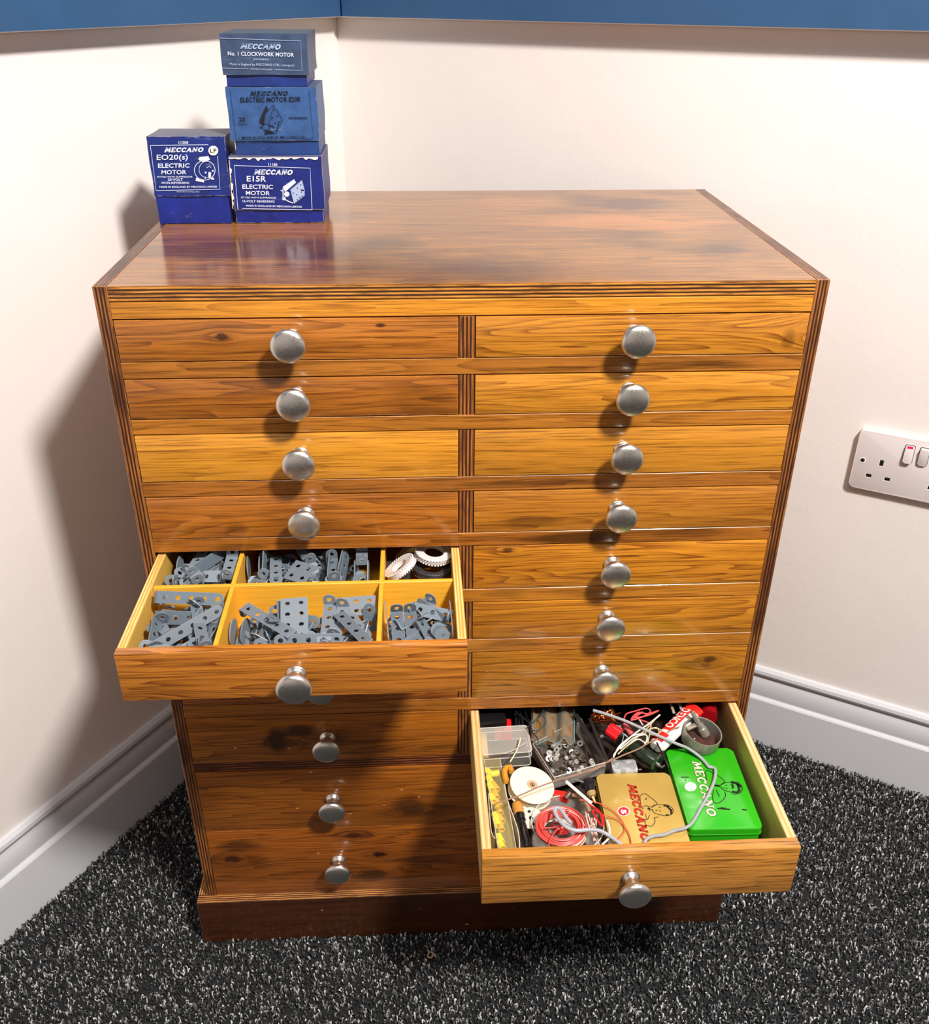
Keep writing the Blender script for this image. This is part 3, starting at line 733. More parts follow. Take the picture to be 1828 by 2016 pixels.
def fr_e15r(mb, yf):
    f = qd_(yf)
    torn(mb, f, (818, 1281), (1625, 1275), 34, 3); torn(mb, f, (822, 1300), (858, 1740), 26, 4, 2)
    text(mb, '11180', rectput(f, 1178, 1330, 1260, 1354, 3), 0, 0.013)
    line2(mb, f, [(905, 1745), (872, 1352), (1555, 1376), (1572, 1750)], .0009, 0); line2(mb, f, [(945, 1738), (1570, 1752)], .0008, 0)
    logo(mb, 'MECCANO', rectput(f, 1050, 1388, 1392, 1432, 4, .03), 0, .07)
    text(mb, 'E15R', rectput(f, 985, 1445, 1160, 1497, 2), 0, 0.020)
    text(mb, 'ELECTRIC', rectput(f, 945, 1522, 1220, 1562, 3), 0, 0.020)
    text(mb, 'MOTOR', rectput(f, 977, 1580, 1192, 1618, 2), 0, 0.020)
    text(mb, 'FITTED WITH SUPPRESSOR', rectput(f, 935, 1632, 1250, 1647, 4), 0, 0.013)
    text(mb, '15-VOLT REVERSING', rectput(f, 948, 1662, 1235, 1683, 4), 0, 0.018)
    text(mb, 'MADE IN ENGLAND BY MECCANO LIMITED', rectput(f, 980, 1705, 1480, 1722, 10), 0, 0.018)
    mb.poly([f(*p) for p in [(1308, 1545), (1410, 1475), (1428, 1505), (1330, 1590)]], 0)
    mb.poly([f(*p) for p in [(1380, 1570), (1482, 1485), (1500, 1560), (1505, 1620), (1410, 1695)]], 2)
    line2(mb, f, [(1380, 1570), (1482, 1485), (1500, 1560), (1505, 1620), (1410, 1695), (1380, 1570)], .0008, 0)
    line2(mb, f, [(1310, 1560), (1312, 1640), (1345, 1668), (1400, 1690)], .0016, 0)
    for q in ((1345, 1610, 24), (1320, 1650, 16)):
        mb.poly([f(q[0] + q[2] * math.cos(a), q[1] + q[2] * math.sin(a)) for a in [i * math.tau / 14 for i in range(14)]], 0)
    line2(mb, f, [(1290, 1575), (1320, 1590)], .0014, 0); line2(mb, f, [(1470, 1570), (1508, 1580)], .0018, 0)
    for cx, cy in ((1405, 1600), (1440, 1555), (1435, 1615), (1470, 1525), (1478, 1590), (1440, 1660), (1462, 1640), (1484, 1628)):
        mb.poly([f(cx + 6 * math.cos(a), cy + 6 * math.sin(a)) + Vector((0, -.0003, 0)) for a in [i * math.tau / 8 for i in range(8)]], 4)
def torn(mb, f, a, b, amp, seed, side=1):
    rr = random.Random(seed); A, B = [], []
    for i in range(31):
        t = i / 30; x = a[0] + (b[0] - a[0]) * t; y = a[1] + (b[1] - a[1]) * t; q = amp * (rr.random() ** 2 * .9 + .12)
        A.append(f(x, y)); B.append(f(x + (0 if side == 1 else q), y + (q if side == 1 else 0)))
    vs = A + B; mb.add(vs, [(i, i + 1, 31 + i + 1, 31 + i) for i in range(30)], 3)
def fr_e20r(mb, yf):
    f = qd_(yf)
    line2(mb, f, [(835, 672), (890, 1120), (1585, 1105), (1545, 672)], .0006, 1); line2(mb, f, [(892, 1136), (1588, 1120)], .0005, 1)
    logo(mb, 'MECCANO', rectput(f, 1012, 684, 1352, 722, 0, .03), 1, .02)
    text(mb, 'ELECTRIC MOTOR E20R', rectput(f, 928, 738, 1470, 783, -6), 1, 0.013)
    text(mb, '20', rectput(f, 915, 917, 972, 955), 1, 0.013); text(mb, 'VOLT', rectput(f, 908, 968, 988, 986), 1, 0.013)
    text(mb, 'REVERSING', rectput(f, 1365, 915, 1528, 935, -2), 1, 0.013)
    text(mb, 'MADE IN ENGLAND BY MECCANO LTD.', rectput(f, 945, 1090, 1518, 1110, -6), 1, 0.005)
    mb.poly([f(*p) for p in [(1100, 960), (1105, 930), (1158, 812), (1178, 850), (1150, 900), (1140, 990)]], 1)
    line2(mb, f, [(1165, 870), (1228, 805), (1300, 930), (1300, 960), (1250, 1070), (1185, 1050), (1150, 1075), (1150, 1020)], .0007, 1)
    line2(mb, f, [(1228, 805), (1180, 1000)], .0006, 1); line2(mb, f, [(1300, 940), (1235, 1060)], .0006, 1)
    line2(mb, f, arc(1160, 1005, 34, 30, 0, 360, 16), .0008, 1); line2(mb, f, [(1100, 1000), (1130, 1010)], .0014, 1); line2(mb, f, [(1190, 990), (1225, 1000)], .0014, 1)
    mb.poly([f(*p) for p in [(1145, 1070), (1155, 1035), (1200, 1038), (1240, 1062)]], 1)
    for cx, cy in ((1232, 850), (1215, 920), (1245, 970), (1262, 905), (1228, 1010), (1275, 960), (1268, 985), (1262, 1010), (1256, 1035)):
        mb.poly([f(cx + 7 * math.cos(a), cy + 7 * math.sin(a)) for a in [i * math.tau / 8 for i in range(8)]], 1)
def fr_clock(mb, yf):
    f = qd_(yf)
    line2(mb, f, [(745, 205), (1470, 232), (1482, 497), (1240, 489)], .0006, 2); line2(mb, f, [(1000, 482), (748, 474)], .0006, 2)
    logo(mb, 'MECCANO', rectput(f, 925, 255, 1282, 300, 8, .04), 2, .07)
    text(mb, 'No. 1 CLOCKWORK MOTOR', rectput(f, 815, 325, 1408, 362, 13), 0, 0.013)
    text(mb, '(REVERSING)', rectput(f, 1045, 388, 1182, 408, 2), 2, 0.009)
    text(mb, 'Made in England by MECCANO LTD., Liverpool', rectput(f, 832, 428, 1408, 456, 12), 2, 0.007)
    text(mb, 'PRINTED IN ENGLAND', rectput(f, 1018, 476, 1215, 490, 6), 2, 0.000)
H0 = TOP + .0004
motor_box('squat blue card motor box with round LF sticker, standing alone left of the stack', (.0062, .1240), (.3640, .4480), (H0, 1.42), (.0052, .1285), (.3610, .4510), (1.3560, 1.4485), (18, 36, 120), (20, 40, 112), fr_eo20, 2, .45, .55)
motor_box('bright blue card motor box with torn pale edges at the bottom of the stack', (.1330, .2775), (.3640, .4800), (H0, 1.412), (.1325, .2815), (.3610, .4830), (1.3330, 1.4185), (16, 34, 116), (18, 36, 112), fr_e15r, 4, .72, .3)
motor_box('faded blue card motor box with black lettering in the middle of the stack', (.1440, .2775), (.3670, .4860), (1.4190, 1.512), (.1380, .2790), (.3640, .4900), (1.4410, 1.5205), (28, 58, 116), (48, 82, 132), fr_e20r, 6, .40, .45)
motor_box('slate blue card clockwork motor box on top of the stack', (.1400, .2650), (.3700, .5050), (1.5210, 1.590), (.1365, .2695), (.3660, .5080), (1.5380, 1.5962), (24, 44, 110), (54, 70, 98), fr_clock, 8, .32, .6)
# ================================================================== PERFORATED METAL PARTS
PIT = 0.0192; PW_ = 0.0180; PT = 0.0015; PHR = 0.0036
GREY = NT('grey enamelled metal'); k = GREY
_f = k.noise(k.obj(), 60, 4); _oi = k.n.new('ShaderNodeObjectInfo')
_c = k.mix(k.ramp(_oi.outputs['Random'], [(0, 0.0), (1, 1.0)]), lin((92, 104, 114)), lin((126, 136, 144)))
k.L(k.mix(k.ramp(_f, [(.45, 0.0), (.8, .5)]), _c, lin((96, 104, 112))), k.b.inputs['Base Color'])
_e = k.edge(.0006, .70, .95); k.L(_c, k.b.inputs['Base Color']); k.L(k.mix(k.M('MULTIPLY', _e, .55), _c, lin((206, 210, 212))), k.b.inputs['Base Color'])
k.b.inputs['Roughness'].default_value = .45; k.b.inputs['Metallic'].default_value = .1
GREY = GREY.m

def cell(mb, M, kind='mid', p=PIT, w=PW_, hole=PHR, thick=PT):
    N = 24; O, I = [], []
    for j in range(N):
        a = math.tau * j / N; c, s = math.cos(a), math.sin(a)
        q = 1 / max(abs(c), abs(s)); x, y = p / 2 * c * q, w / 2 * s * q
        if (kind == 'R' and c > 1e-6) or (kind == 'L' and c < -1e-6):
            x, y = c * w / 2, s * w / 2
        if kind == 'disc': x, y = c * w / 2, s * w / 2
        O.append((x, y)); I.append((hole * c, hole * s))
    vs = [(x, y, thick / 2) for x, y in O] + [(x, y, thick / 2) for x, y in I] + [(x, y, -thick / 2) for x, y in O] + [(x, y, -thick / 2) for x, y in I]
    fs = []
    for j in range(N):
        k2 = (j + 1) % N
        fs += [(j, k2, N + k2, N + j), (2 * N + k2, 2 * N + j, 3 * N + j, 3 * N + k2), (N + j, N + k2, 3 * N + k2, 3 * N + j), (k2, j, 2 * N + j, 2 * N + k2)]
    mb.add(vs, fs, 0, M)
PIECES = {}
def piece_mesh(kind, n, m=1):
    key = (kind, n, m)
    if key in PIECES: return PIECES[key]
    mb = MB(); p = PIT
    if kind == 'strip':
        for i in range(n): cell(mb, T(i * p, 0, 0), 'L' if i == 0 else ('R' if i == n - 1 else 'mid'))
    elif kind in ('channel', 'bracket', 'curled'):
        for i in range(n): cell(mb, T(i * p, 0, 0), 'L' if (kind == 'bracket' and i == 0) else ('R' if kind == 'curled' and i == n - 1 else 'mid'))
        if kind != 'curled': cell(mb, T((n - .5) * p, 0, 0) @ RY(-90) @ T(p / 2, 0, 0), 'R')
        if kind == 'channel': cell(mb, T(-.5 * p, 0, 0) @ RY(90) @ T(-p / 2, 0, 0), 'L')
        if kind == 'curled':
            A = T(-.5 * p, 0, 0)
            for q in range(4):
                A = A @ RY(-26) @ T(-p * .25, 0, 0); mb.box(-.0001, p * .26, -PW_ / 2, PW_ / 2, -PT / 2, PT / 2, M=A)
            cell(mb, A @ RY(-12) @ T(-p / 2, 0, 0), 'L')
    elif kind == 'plate':
        for i in range(n):
            for j in range(m): cell(mb, T(i * p, j * p, 0), 'mid', w=p)
    elif kind == 'flanged':
        for i in range(n):
            for j in range(m): cell(mb, T(i * p, j * p, 0), 'mid', w=p)
        for j in range(m):
            cell(mb, T((n - .5) * p, j * p, 0) @ RY(-90) @ T(p / 2, 0, 0), 'mid', w=p); cell(mb, T(-.5 * p, j * p, 0) @ RY(90) @ T(-p / 2, 0, 0), 'mid', w=p)
    elif kind == 'blade':
        L = n * p; pts = [(L * (.5 + .5 * math.cos(a)), .013 * math.sin(a)) for a in [i * math.tau / 28 for i in range(28)]]
        mb.prism(pts, -PT / 2, PT / 2)
    elif kind == 'washer': cell(mb, T(0, 0, 0), 'disc', w=.020, hole=.0042)
    elif kind == 'sheet': mb.prism(rrect(-.5 * p, (n - .5) * p, -.5 * p, (m - .5) * p, .005), -PT / 2, PT / 2)
    seen = {}
    for f in mb.b.faces: seen.setdefault(frozenset(tuple(round(q, 5) + 0.0 for q in v.co) for v in f.verts), []).append(f)
    bmesh.ops.delete(mb.b, geom=[f for l in seen.values() if len(l) > 1 for f in l], context='FACES')   # seams between joined cells
    bmesh.ops.remove_doubles(mb.b, verts=mb.b.verts, dist=1e-5)
    bmesh.ops.recalc_face_normals(mb.b, faces=mb.b.faces)
    for v in mb.b.verts: v.co *= S
    me = bpy.data.meshes.new('perforated_part'); mb.b.to_mesh(me); mb.b.free()
    me.set_sharp_from_angle(angle=math.radians(40)); me.materials.append(GREY)
    PIECES[key] = me; return me
NAME = dict(strip='perforated_strip', channel='double_angle_strip', bracket='angle_bracket', curled='perforated_strip', plate='perforated_plate', flanged='flanged_plate', blade='curved_plate', washer='metal_disc', sheet='flat_plate')
CATS = dict(strip='metal strip', channel='metal strip', bracket='metal bracket', curled='metal strip', plate='metal plate', flanged='metal plate', blade='metal plate', washer='metal disc', sheet='metal plate')
def piece(kind, n, M, label, group, m=1):
    me = piece_mesh(kind, n, m); o = bpy.data.objects.new(NAME[kind], me); COL.objects.link(o)
    W = M.copy(); W.translation = M.translation * S; o.matrix_world = W
    o['label'] = label; o['category'] = CATS[kind]; o['group'] = group; return o
def c5(x, y): return 290 + x * .1696, 1070 + y * .1696
def c6(x, y): return 580 + x * .1915, 1070 + y * .1915
COMP = dict(front_left=(.0365, .1460, -.226, -.085), front_middle=(.1555, .3650, -.226, -.085), front_right=(.3745, .4750, -.226, -.085),
            back_left=(.0365, .1460, -.075, .13), back_middle=(.1555, .3650, -.075, .13))
def fit(M, kind, n, m, cn):
    "keep a part inside the four walls of its compartment"
    x0, x1, y0, y1 = COMP[cn]; P = [M @ (v.co / S) for v in piece_mesh(kind, n, m).vertices]
    xs = [p.x for p in P]; ys = [p.y for p in P]; zs = [p.z for p in P]
    dx = max(0, x0 + .001 - min(xs)) - max(0, max(xs) - x1 + .001); dy = max(0, y0 + .001 - min(ys)) - max(0, max(ys) - y1 + .001)
    dz = max(0, FL0 + .001 - min(zs)) - max(0, max(zs) - .896)
    return T(dx, dy, dz) @ M
SECT = ['front_left']
def seg(kind, n, cf, a, za, b, zb, roll, label, group, m=1, back=.0):
    "part whose first hole is at a and whose row of holes runs towards b"
    A = pz(*cf(*a), za); B = pz(*cf(*b), zb); ex = (B - A).normalized()
    nz = Matrix.Rotation(math.radians(roll), 4, ex) @ Vector((0, 0, 1))
    return piece(kind, n, fit(frame(A, ex, nz), kind, n, m, SECT[0]), label, group, m)
GP = 'grey perforated construction parts in the open upper left drawer'
ZT = .874
# front left compartment
seg('curled', 5, c5, (225, 605), .888, (880, 630), .887, 48, 'long pale grey five hole strip lying across the top of the front left compartment', GP)
seg('plate', 3, c5, (170, 860), .872, (390, 862), .872, 62, 'dark grey plate with big holes standing at the left rear of the front left compartment'.replace('the left rear', 'left'), GP, 1)
seg('channel', 4, c5, (250, 1110), .862, (460, 830), .880, -30, 'wide grey strip slanting up to the right across the front left compartment', GP)
seg('strip', 6, c5, (140, 1195), .868, (600, 930), .876, 74, 'thin strip seen edge on, slanting across the front left compartment', GP)
seg('channel', 5, c5, (676, 760), .880, (735, 1080), .874, -22, 'grey strip running front to back near the right of the front left compartment', GP)
seg('strip', 4, c5, (860, 735), .874, (795, 1000), .860, 25, 'round ended strip leaning on the divider, right end of the front left compartment', GP)
seg('bracket', 1, c5, (545, 1165), .868, (640, 1160), .868, 40, 'round ended bracket at the front of the front left compartment', GP)
seg('channel', 3, c5, (60, 1165), .868, (100, 960), .872, 60, 'upright strip against the left side of the front left compartment', GP)
seg('strip', 3, c5, (165, 965), .862, (185, 1075), .848, -12, 'grey strip with yellow wood showing through its holes', GP)
seg('washer', 1, c5, (560, 1070), .862, (640, 1070), .862, 25, 'small dark disc in the front left compartment', GP)
seg('strip', 3, c5, (-20, 1195), .872, (60, 1215), .870, 50, 'rounded strip end poking out at the front left drawer corner', GP)
SECT[0] = 'front_middle'
seg('channel', 5, c5, (1172, 760), .884, (1583, 998), .880, 188, 'grey five hole strip slanting down to the right over the front middle compartment', GP)
seg('blade', 2, c5, (965, 1185), .838, (985, 850), .872, 86, 'leaf shaped plate at the far left of the front middle compartment', GP)
seg('blade', 2, c5, (1120, 1180), .842, (1155, 830), .876, 80, 'second leaf shaped plate from the left in the front middle compartment', GP)
seg('plate', 4, c6, (70, 942), .868, (65, 693), .880, 0, 'top grey plate of two rows of holes in the front middle compartment', GP, 2)
piece('plate', 4, T(0, .005, -.006) @ frame(pz(*c6(45, 930), .868), pz(*c6(20, 670), .880) - pz(*c6(45, 930), .868), (0, 0, 1)), 'lower of the two stacked grey perforated plates in the front middle compartment', GP, 2)
seg('channel', 5, c6, (355, 672), .880, (318, 990), .874, 4, 'grey strip with upright round tabs, right of the perforated plates', GP)
seg('channel', 3, c6, (485, 690), .878, (425, 905), .870, 6, 'grey strip whose round back tab stands beside the middle divider', GP)
seg('channel', 4, c6, (478, 825), .882, (660, 1010), .880, 180, 'grey strip slanting down to the right before the front middle divider', GP)
seg('plate', 3, c6, (632, 700), .868, (765, 690), .868, 10, 'curved grey plate in the back right of the front middle compartment', GP, 2)
seg('strip', 3, c6, (590, 765), .872, (690, 890), .868, -10, 'pale strip with a slotted hole in the front middle compartment', GP)
seg('bracket', 1, c6, (735, 857), .872, (700, 960), .862, 60, 'rounded bracket tilted up at the right of the front middle compartment', GP)
seg('bracket', 2, c6, (765, 680), .876, (770, 775), .864, 20, 'folded dark bracket at the back right of the front middle compartment', GP)
seg('strip', 5, c5, (1545, 1128), .872, (1900, 1120), .872, 62, 'grey strip standing on edge along the front of the front middle compartment', GP)
for i_ in range(3):
    piece('washer', 1, T(0, .0035 * i_, -.0022 * i_) @ frame(pz(*c6(300, 995), .872), (1, 0, 0), (0, -.75, .66)), ('front', 'second', 'rear')[i_] + ' disc of the three at the front of the front middle compartment', GP)
seg('channel', 3, c5, (1290, 1150), .852, (1390, 980), .872, 40, 'bent strip slanting up behind the leaf shaped plates', GP)
seg('bracket', 2, c5, (1540, 870), .870, (1550, 800), .850, -50, 'round tab bracket below the slanting strip of the front middle compartment', GP)
SECT[0] = 'front_right'
seg('channel', 4, c6, (1052, 778), .872, (1065, 960), .862, 0, 'left strip of the three with round tabs in the front right compartment', GP)
seg('channel', 4, c6, (1190, 760), .872, (1215, 960), .864, 0, 'middle strip of the three with round tabs in the front right compartment', GP)
seg('channel', 4, c6, (1325, 825), .874, (1395, 960), .858, -14, 'right strip of the three with round tabs in the front right compartment', GP)
seg('sheet', 3, c6, (1300, 640), .872, (1500, 780), .866, 70, 'dark plate on edge slanting over the front right compartment', GP, 1)
for i_ in range(4):
    piece('washer', 1, frame(pz(*c6(1470 + i_ * 20, 885 + i_ * 24), .874 - i_ * .003), (1, .1, 0), (.25, -.9, .35)), ('left', 'second', 'third', 'right')[i_] + ' disc of the four rounded ends in the front right compartment', GP)
seg('channel', 3, c6, (1530, 675), .872, (1600, 690), .872, 50, 'upright plate against the right side of the front right compartment', GP)
seg('strip', 4, c6, (1632, 960), .866, (1600, 640), .878, 84, 'strip seen edge on beside the right drawer side', GP)
seg('strip', 4, c6, (950, 960), .866, (925, 680), .876, 86, 'strip seen edge on beside the front right divider', GP)
SECT[0] = 'back_left'
seg('bracket', 1, c5, (272, 430), .872, (330, 432), .872, 58, 'bracket with one hole at the front left of the back left compartment', GP)
seg('channel', 3, c5, (515, 287), .870, (590, 175), .874, -6, 'wide two hole strip in the middle of the back left compartment', GP)
seg('channel', 1, c5, (580, 390), .878, (640, 480), .874, 30, 'square bracket on top near the front of the back left compartment', GP)
seg('bracket', 2, c5, (685, 382), .872, (790, 382), .872, 42, 'bracket with one dark hole right of the middle in the back left compartment', GP)
seg('channel', 3, c5, (952, 362), .876, (1000, 190), .878, 8, 'strip of three holes beside the divider in the back left compartment', GP)
seg('sheet', 4, c5, (540, 330), .874, (830, 130), .880, 76, 'thin blade seen edge on in the back left compartment', GP)
seg('washer', 1, c5, (715, 275), .864, (800, 275), .864, 10, 'round disc in the middle of the back left compartment', GP)
seg('bracket', 2, c5, (440, 440), .866, (540, 440), .866, 20, 'flat tab bracket at the front of the back left compartment', GP)
seg('blade', 2, c5, (365, 420), .850, (385, 200), .872, 84, 'curved plate standing left in the back left compartment', GP)
SECT[0] = 'back_middle'
seg('channel', 3, c5, (1490, 340), .868, (1490, 90), .868, 180, 'upturned grey channel in the left of the back middle compartment', GP)
seg('washer', 1, c5, (1495, 415), .876, (1560, 415), .876, 25, 'single round eyelet in front of the upturned channel in the back middle compartment', GP)
seg('blade', 2, c5, (1165, 420), .846, (1150, 160), .872, 84, 'curved blade at the left end of the back middle compartment', GP)
seg('blade', 2, c5, (1310, 420), .846, (1310, 160), .872, 88, 'second curved blade from the left in the back middle compartment', GP)
seg('sheet', 3, c5, (1350, 420), .850, (1360, 200), .874, 86, 'thin plate on edge left of the upturned channel', GP)
seg('plate', 2, c6, (75, 357), .870, (150, 255), .876, 0, 'square four hole plate lying flat in the back middle compartment', GP, 2)
seg('channel', 2, c6, (140, 150), .878, (80, 60), .880, 0, 'dark bracket behind the four hole plate', GP)
seg('channel', 3, c6, (405, 350), .870, (390, 230), .872, 0, 'strip of three holes left of the small channel in the back middle compartment', GP)
seg('sheet', 3, c6, (350, 330), .866, (370, 100), .878, 84, 'upright plate seen edge on, left of the small channel', GP)
seg('sheet', 3, c6, (470, 260), .870, (510, 90), .880, 80, 'upright plate seen edge on, leaning towards the small channel', GP)
seg('strip', 3, c6, (490, 330), .866, (520, 180), .874, 70, 'dark strip with holes leaning left of the small channel', GP)
seg('channel', 2, c6, (688, 158), .882, (688, 60), .882, 0, 'small square ended channel in the right of the back middle compartment', GP)
seg('sheet', 2, c6, (620, 360), .862, (622, 180), .878, 88, 'left leg plate below the small square channel', GP)
seg('sheet', 2, c6, (755, 360), .862, (757, 180), .878, 88, 'right leg plate below the small square channel', GP)

# loose heap underneath: small pieces seen only between the others
rh = random.Random(21)
for cn, (x0, x1, y0, y1) in COMP.items():
    y1 = min(y1, .05)
    cnt = {'front_middle': 52, 'back_middle': 60, 'back_left': 34}.get(cn, 28); made = 0; tries = 0
    side, lr = cn.split('_')
    while made < cnt and tries < 3000:
        tries += 1
        kind, n = rh.choice([('bracket', 1), ('bracket', 2), ('strip', 3), ('channel', 2), ('strip', 2), ('washer', 1), ('channel', 3), ('strip', 4)])
        az = rh.uniform(0, math.tau); el = rh.uniform(-.6, .6); ex = Vector((math.cos(az) * math.cos(el), math.sin(az) * math.cos(el), math.sin(el)))
        nz = Matrix.Rotation(rh.uniform(-1.5, 1.5), 4, ex) @ Vector((0, 0, 1))
        M = frame((rh.uniform(x0, x1), rh.uniform(y0, y1), rh.uniform(FL0 + .012, ZT - .008)), ex, nz)
        me = piece_mesh(kind, n); P = [M @ (v.co / S) for v in me.vertices]
        if min(p.x for p in P) < x0 + .001 or max(p.x for p in P) > x1 - .001 or min(p.y for p in P) < y0 or max(p.y for p in P) > y1 - .001 or min(p.z for p in P) < FL0 + .0006 or max(p.z for p in P) > .876: continue
        made += 1
        piece(kind, n, M, 'small grey perforated part in the loose heap of the %s %s compartment' % (side, lr), 'loose grey parts heaped in the %s %s compartment' % (side, lr))

# tyres in the back right compartment
def tyre(c, r, tilt, m, label, thick=.0070):
    mb = MB(); R0, rr = r - thick * .9, thick
    pr = [(R0 - rr * .95 + .0005, -.004), (R0 - rr * .2, -rr * .62), (R0 + rr * .55, -rr * .72), (R0 + rr * .9, -rr * .45), (R0 + rr * .98, 0), (R0 + rr * .9, rr * .45), (R0 + rr * .55, rr * .72), (R0 - rr * .2, rr * .62), (R0 - rr * .95 + .0005, .004)]
    M = Matrix.Translation(Vector(c)) @ tilt
    mb.lathe(pr, 48, 0, M, closed=True)
    for sgn in (-1, 1):
        for i in range(38):
            a = math.tau * (i + (0.5 if sgn > 0 else 0)) / 38
            mb.box(-.0018, .0018, -.0014, .0014, -.0012, .0012, 0, M @ RZ(math.degrees(a)) @ T(R0 + rr * .82, 0, sgn * rr * .55) @ RY(sgn * -40), bev=.0003)
    return obj('toy_tyre', mb, m, loc=c, label=label, cat='tyre', group='toy tyres in the back right compartment')
WR = mat('white rubber', (206, 200, 196), .6, var=.08, vscale=60); BR_ = mat('black rubber', (52, 50, 52), .55, var=.15, vscale=60)
p = pz(*c6(1085, 245), .866); tyre(p, .0262, RX(-8) @ RY(-34), WR, 'white rubber toy tyre tilted in front of the other tyres')
p = pz(*c6(1160, 150), .858); tyre(p + Vector((.004, .012, -.002)), .0262, RX(-4) @ RY(-30), WR, 'white rubber toy tyre leaning behind the tilted white one')
p = pz(*c6(1410, 270), .850); tyre(p, .029, RX(-6) @ RY(4), BR_, 'black rubber toy tyre lying flat in the back right compartment')
p = pz(*c6(1425, 95), .872); tyre(p, .029, RX(4) @ RY(8), WR, 'white rubber toy tyre lying over the black one at the back')
p = pz(*c6(1045, 280), .842); tyre(p, .024, RX(0) @ RY(3), BR_, 'black rubber toy tyre lying beneath the tilted white one')

# ================================================================== THE LOWER DRAWER
def cA(x, y): return 930 + x * .1477, 1370 + y * .1477
def cB(x, y): return 1150 + x * .1641, 1370 + y * .1641
def cC(x, y): return 940 + x * .1696, 1480 + y * .1696
def cD(x, y): return 1160 + x * .2079, 1450 + y * .2079
def path(cf, pts, n=8):
    "smooth line through (x, y, z) readings"
    P = [pz(*cf(p[0], p[1]), p[2]) for p in pts]; return spline(P, n)
def spline(P, n=8):
    out = []
    for i in range(len(P) - 1):
        p0 = P[i - 1] if i else P[0]; p1, p2 = P[i], P[i + 1]; p3 = P[i + 2] if i + 2 < len(P) else P[-1]
        for j in range(n):
            t = j / n
            out.append(0.5 * ((2 * p1) + (p2 - p0) * t + (2 * p0 - 5 * p1 + 4 * p2 - p3) * t * t + (3 * p1 - p0 - 3 * p2 + p3) * t ** 3))
    out.append(P[-1]); return out
def axis(A, B):
    "matrix whose z axis runs from A to B"
    z = (Vector(B) - Vector(A)); L = z.length; q = z.to_track_quat('Z', 'Y').to_matrix().to_4x4()
    return Matrix.Translation(Vector(A)) @ q, L

# tins
GRN = mat('green tin paint', (44, 168, 22), .22, coat=.5, var=.06, vscale=12); GLD = mat('gold tin paint', (196, 164, 84), .34, metal=.25, coat=.3, var=.08, vscale=14)
CREAM = mat('cream print', (240, 222, 190), .4); RED = mat('red print', (206, 50, 34), .4); BLK = mat('black print', (16, 18, 14), .5); PINK = mat('red badge', (214, 40, 60), .4); TOFF = mat('white badge', (236, 226, 214), .4)
def tin(label, BL, BR, TL, ztop, h, m, emblem, lidh=.012):
    A = pz(*BL, ztop); B = pz(*BR, ztop); C = pz(*TL, ztop)
    ex = (B - A).normalized(); w_ = (B - A).length; ez = Vector((0, 0, 1)); ey = ez.cross(ex); d_ = (C - A).dot(ey)
    M = Matrix((ex, ey, ez)).transposed().to_4x4(); M.translation = Vector((A.x, A.y, ztop - h))
    r = root('tin_box', M @ Vector((w_ / 2, d_ / 2, 0)), label, 'tin')
    mb = MB(); mb.prism(rrect(.0012, w_ - .0012, .0012, d_ - .0012, .007), 0, h - .003, 0, M); obj('tin_base', mb, m, r)
    mb = MB(); mb.prism(rrect(0, w_, 0, d_, .008), h - lidh, h, 0, M, bev=.0022)
    ring = rrect(-.0003, w_ + .0003, -.0003, d_ + .0003, .008)
    mb.tube([M @ Vector((x, y, h - lidh)) for x, y in ring], .0006, 6, closed=True)
    lid = obj('tin_lid', mb, m, r)
    mb = MB(); emblem(mb, ztop); obj('printed_lettering', mb, [CREAM, RED, BLK, PINK, TOFF], lid)
    return r
def quadput(cf, z, a, b, h, shear=0):
    "a to b: foot of the lettering, h: a point level with a at the top"
    A, B, H_ = pz(*cf(*a), z), pz(*cf(*b), z), pz(*cf(*h), z)
    return lambda u, v: A + (B - A) * u + (H_ - A) * v
def child(mb, cf, z, jaw, lines):
    for pts, w_, mi in lines:
        strokes(mb, [([tuple(pz(*cf(*q), z)[:2]) for q in pts], w_)], lambda u, v: Vector((u, v, z)), mi)
def sm(pts, n=5):
    q = spline([Vector((p[0], p[1], 0)) for p in pts], n); return [(v.x, v.y) for v in q]
def blob(mb, cf, z, pts, mi): mb.poly([pz(*cf(*q), z) for q in pts], mi)
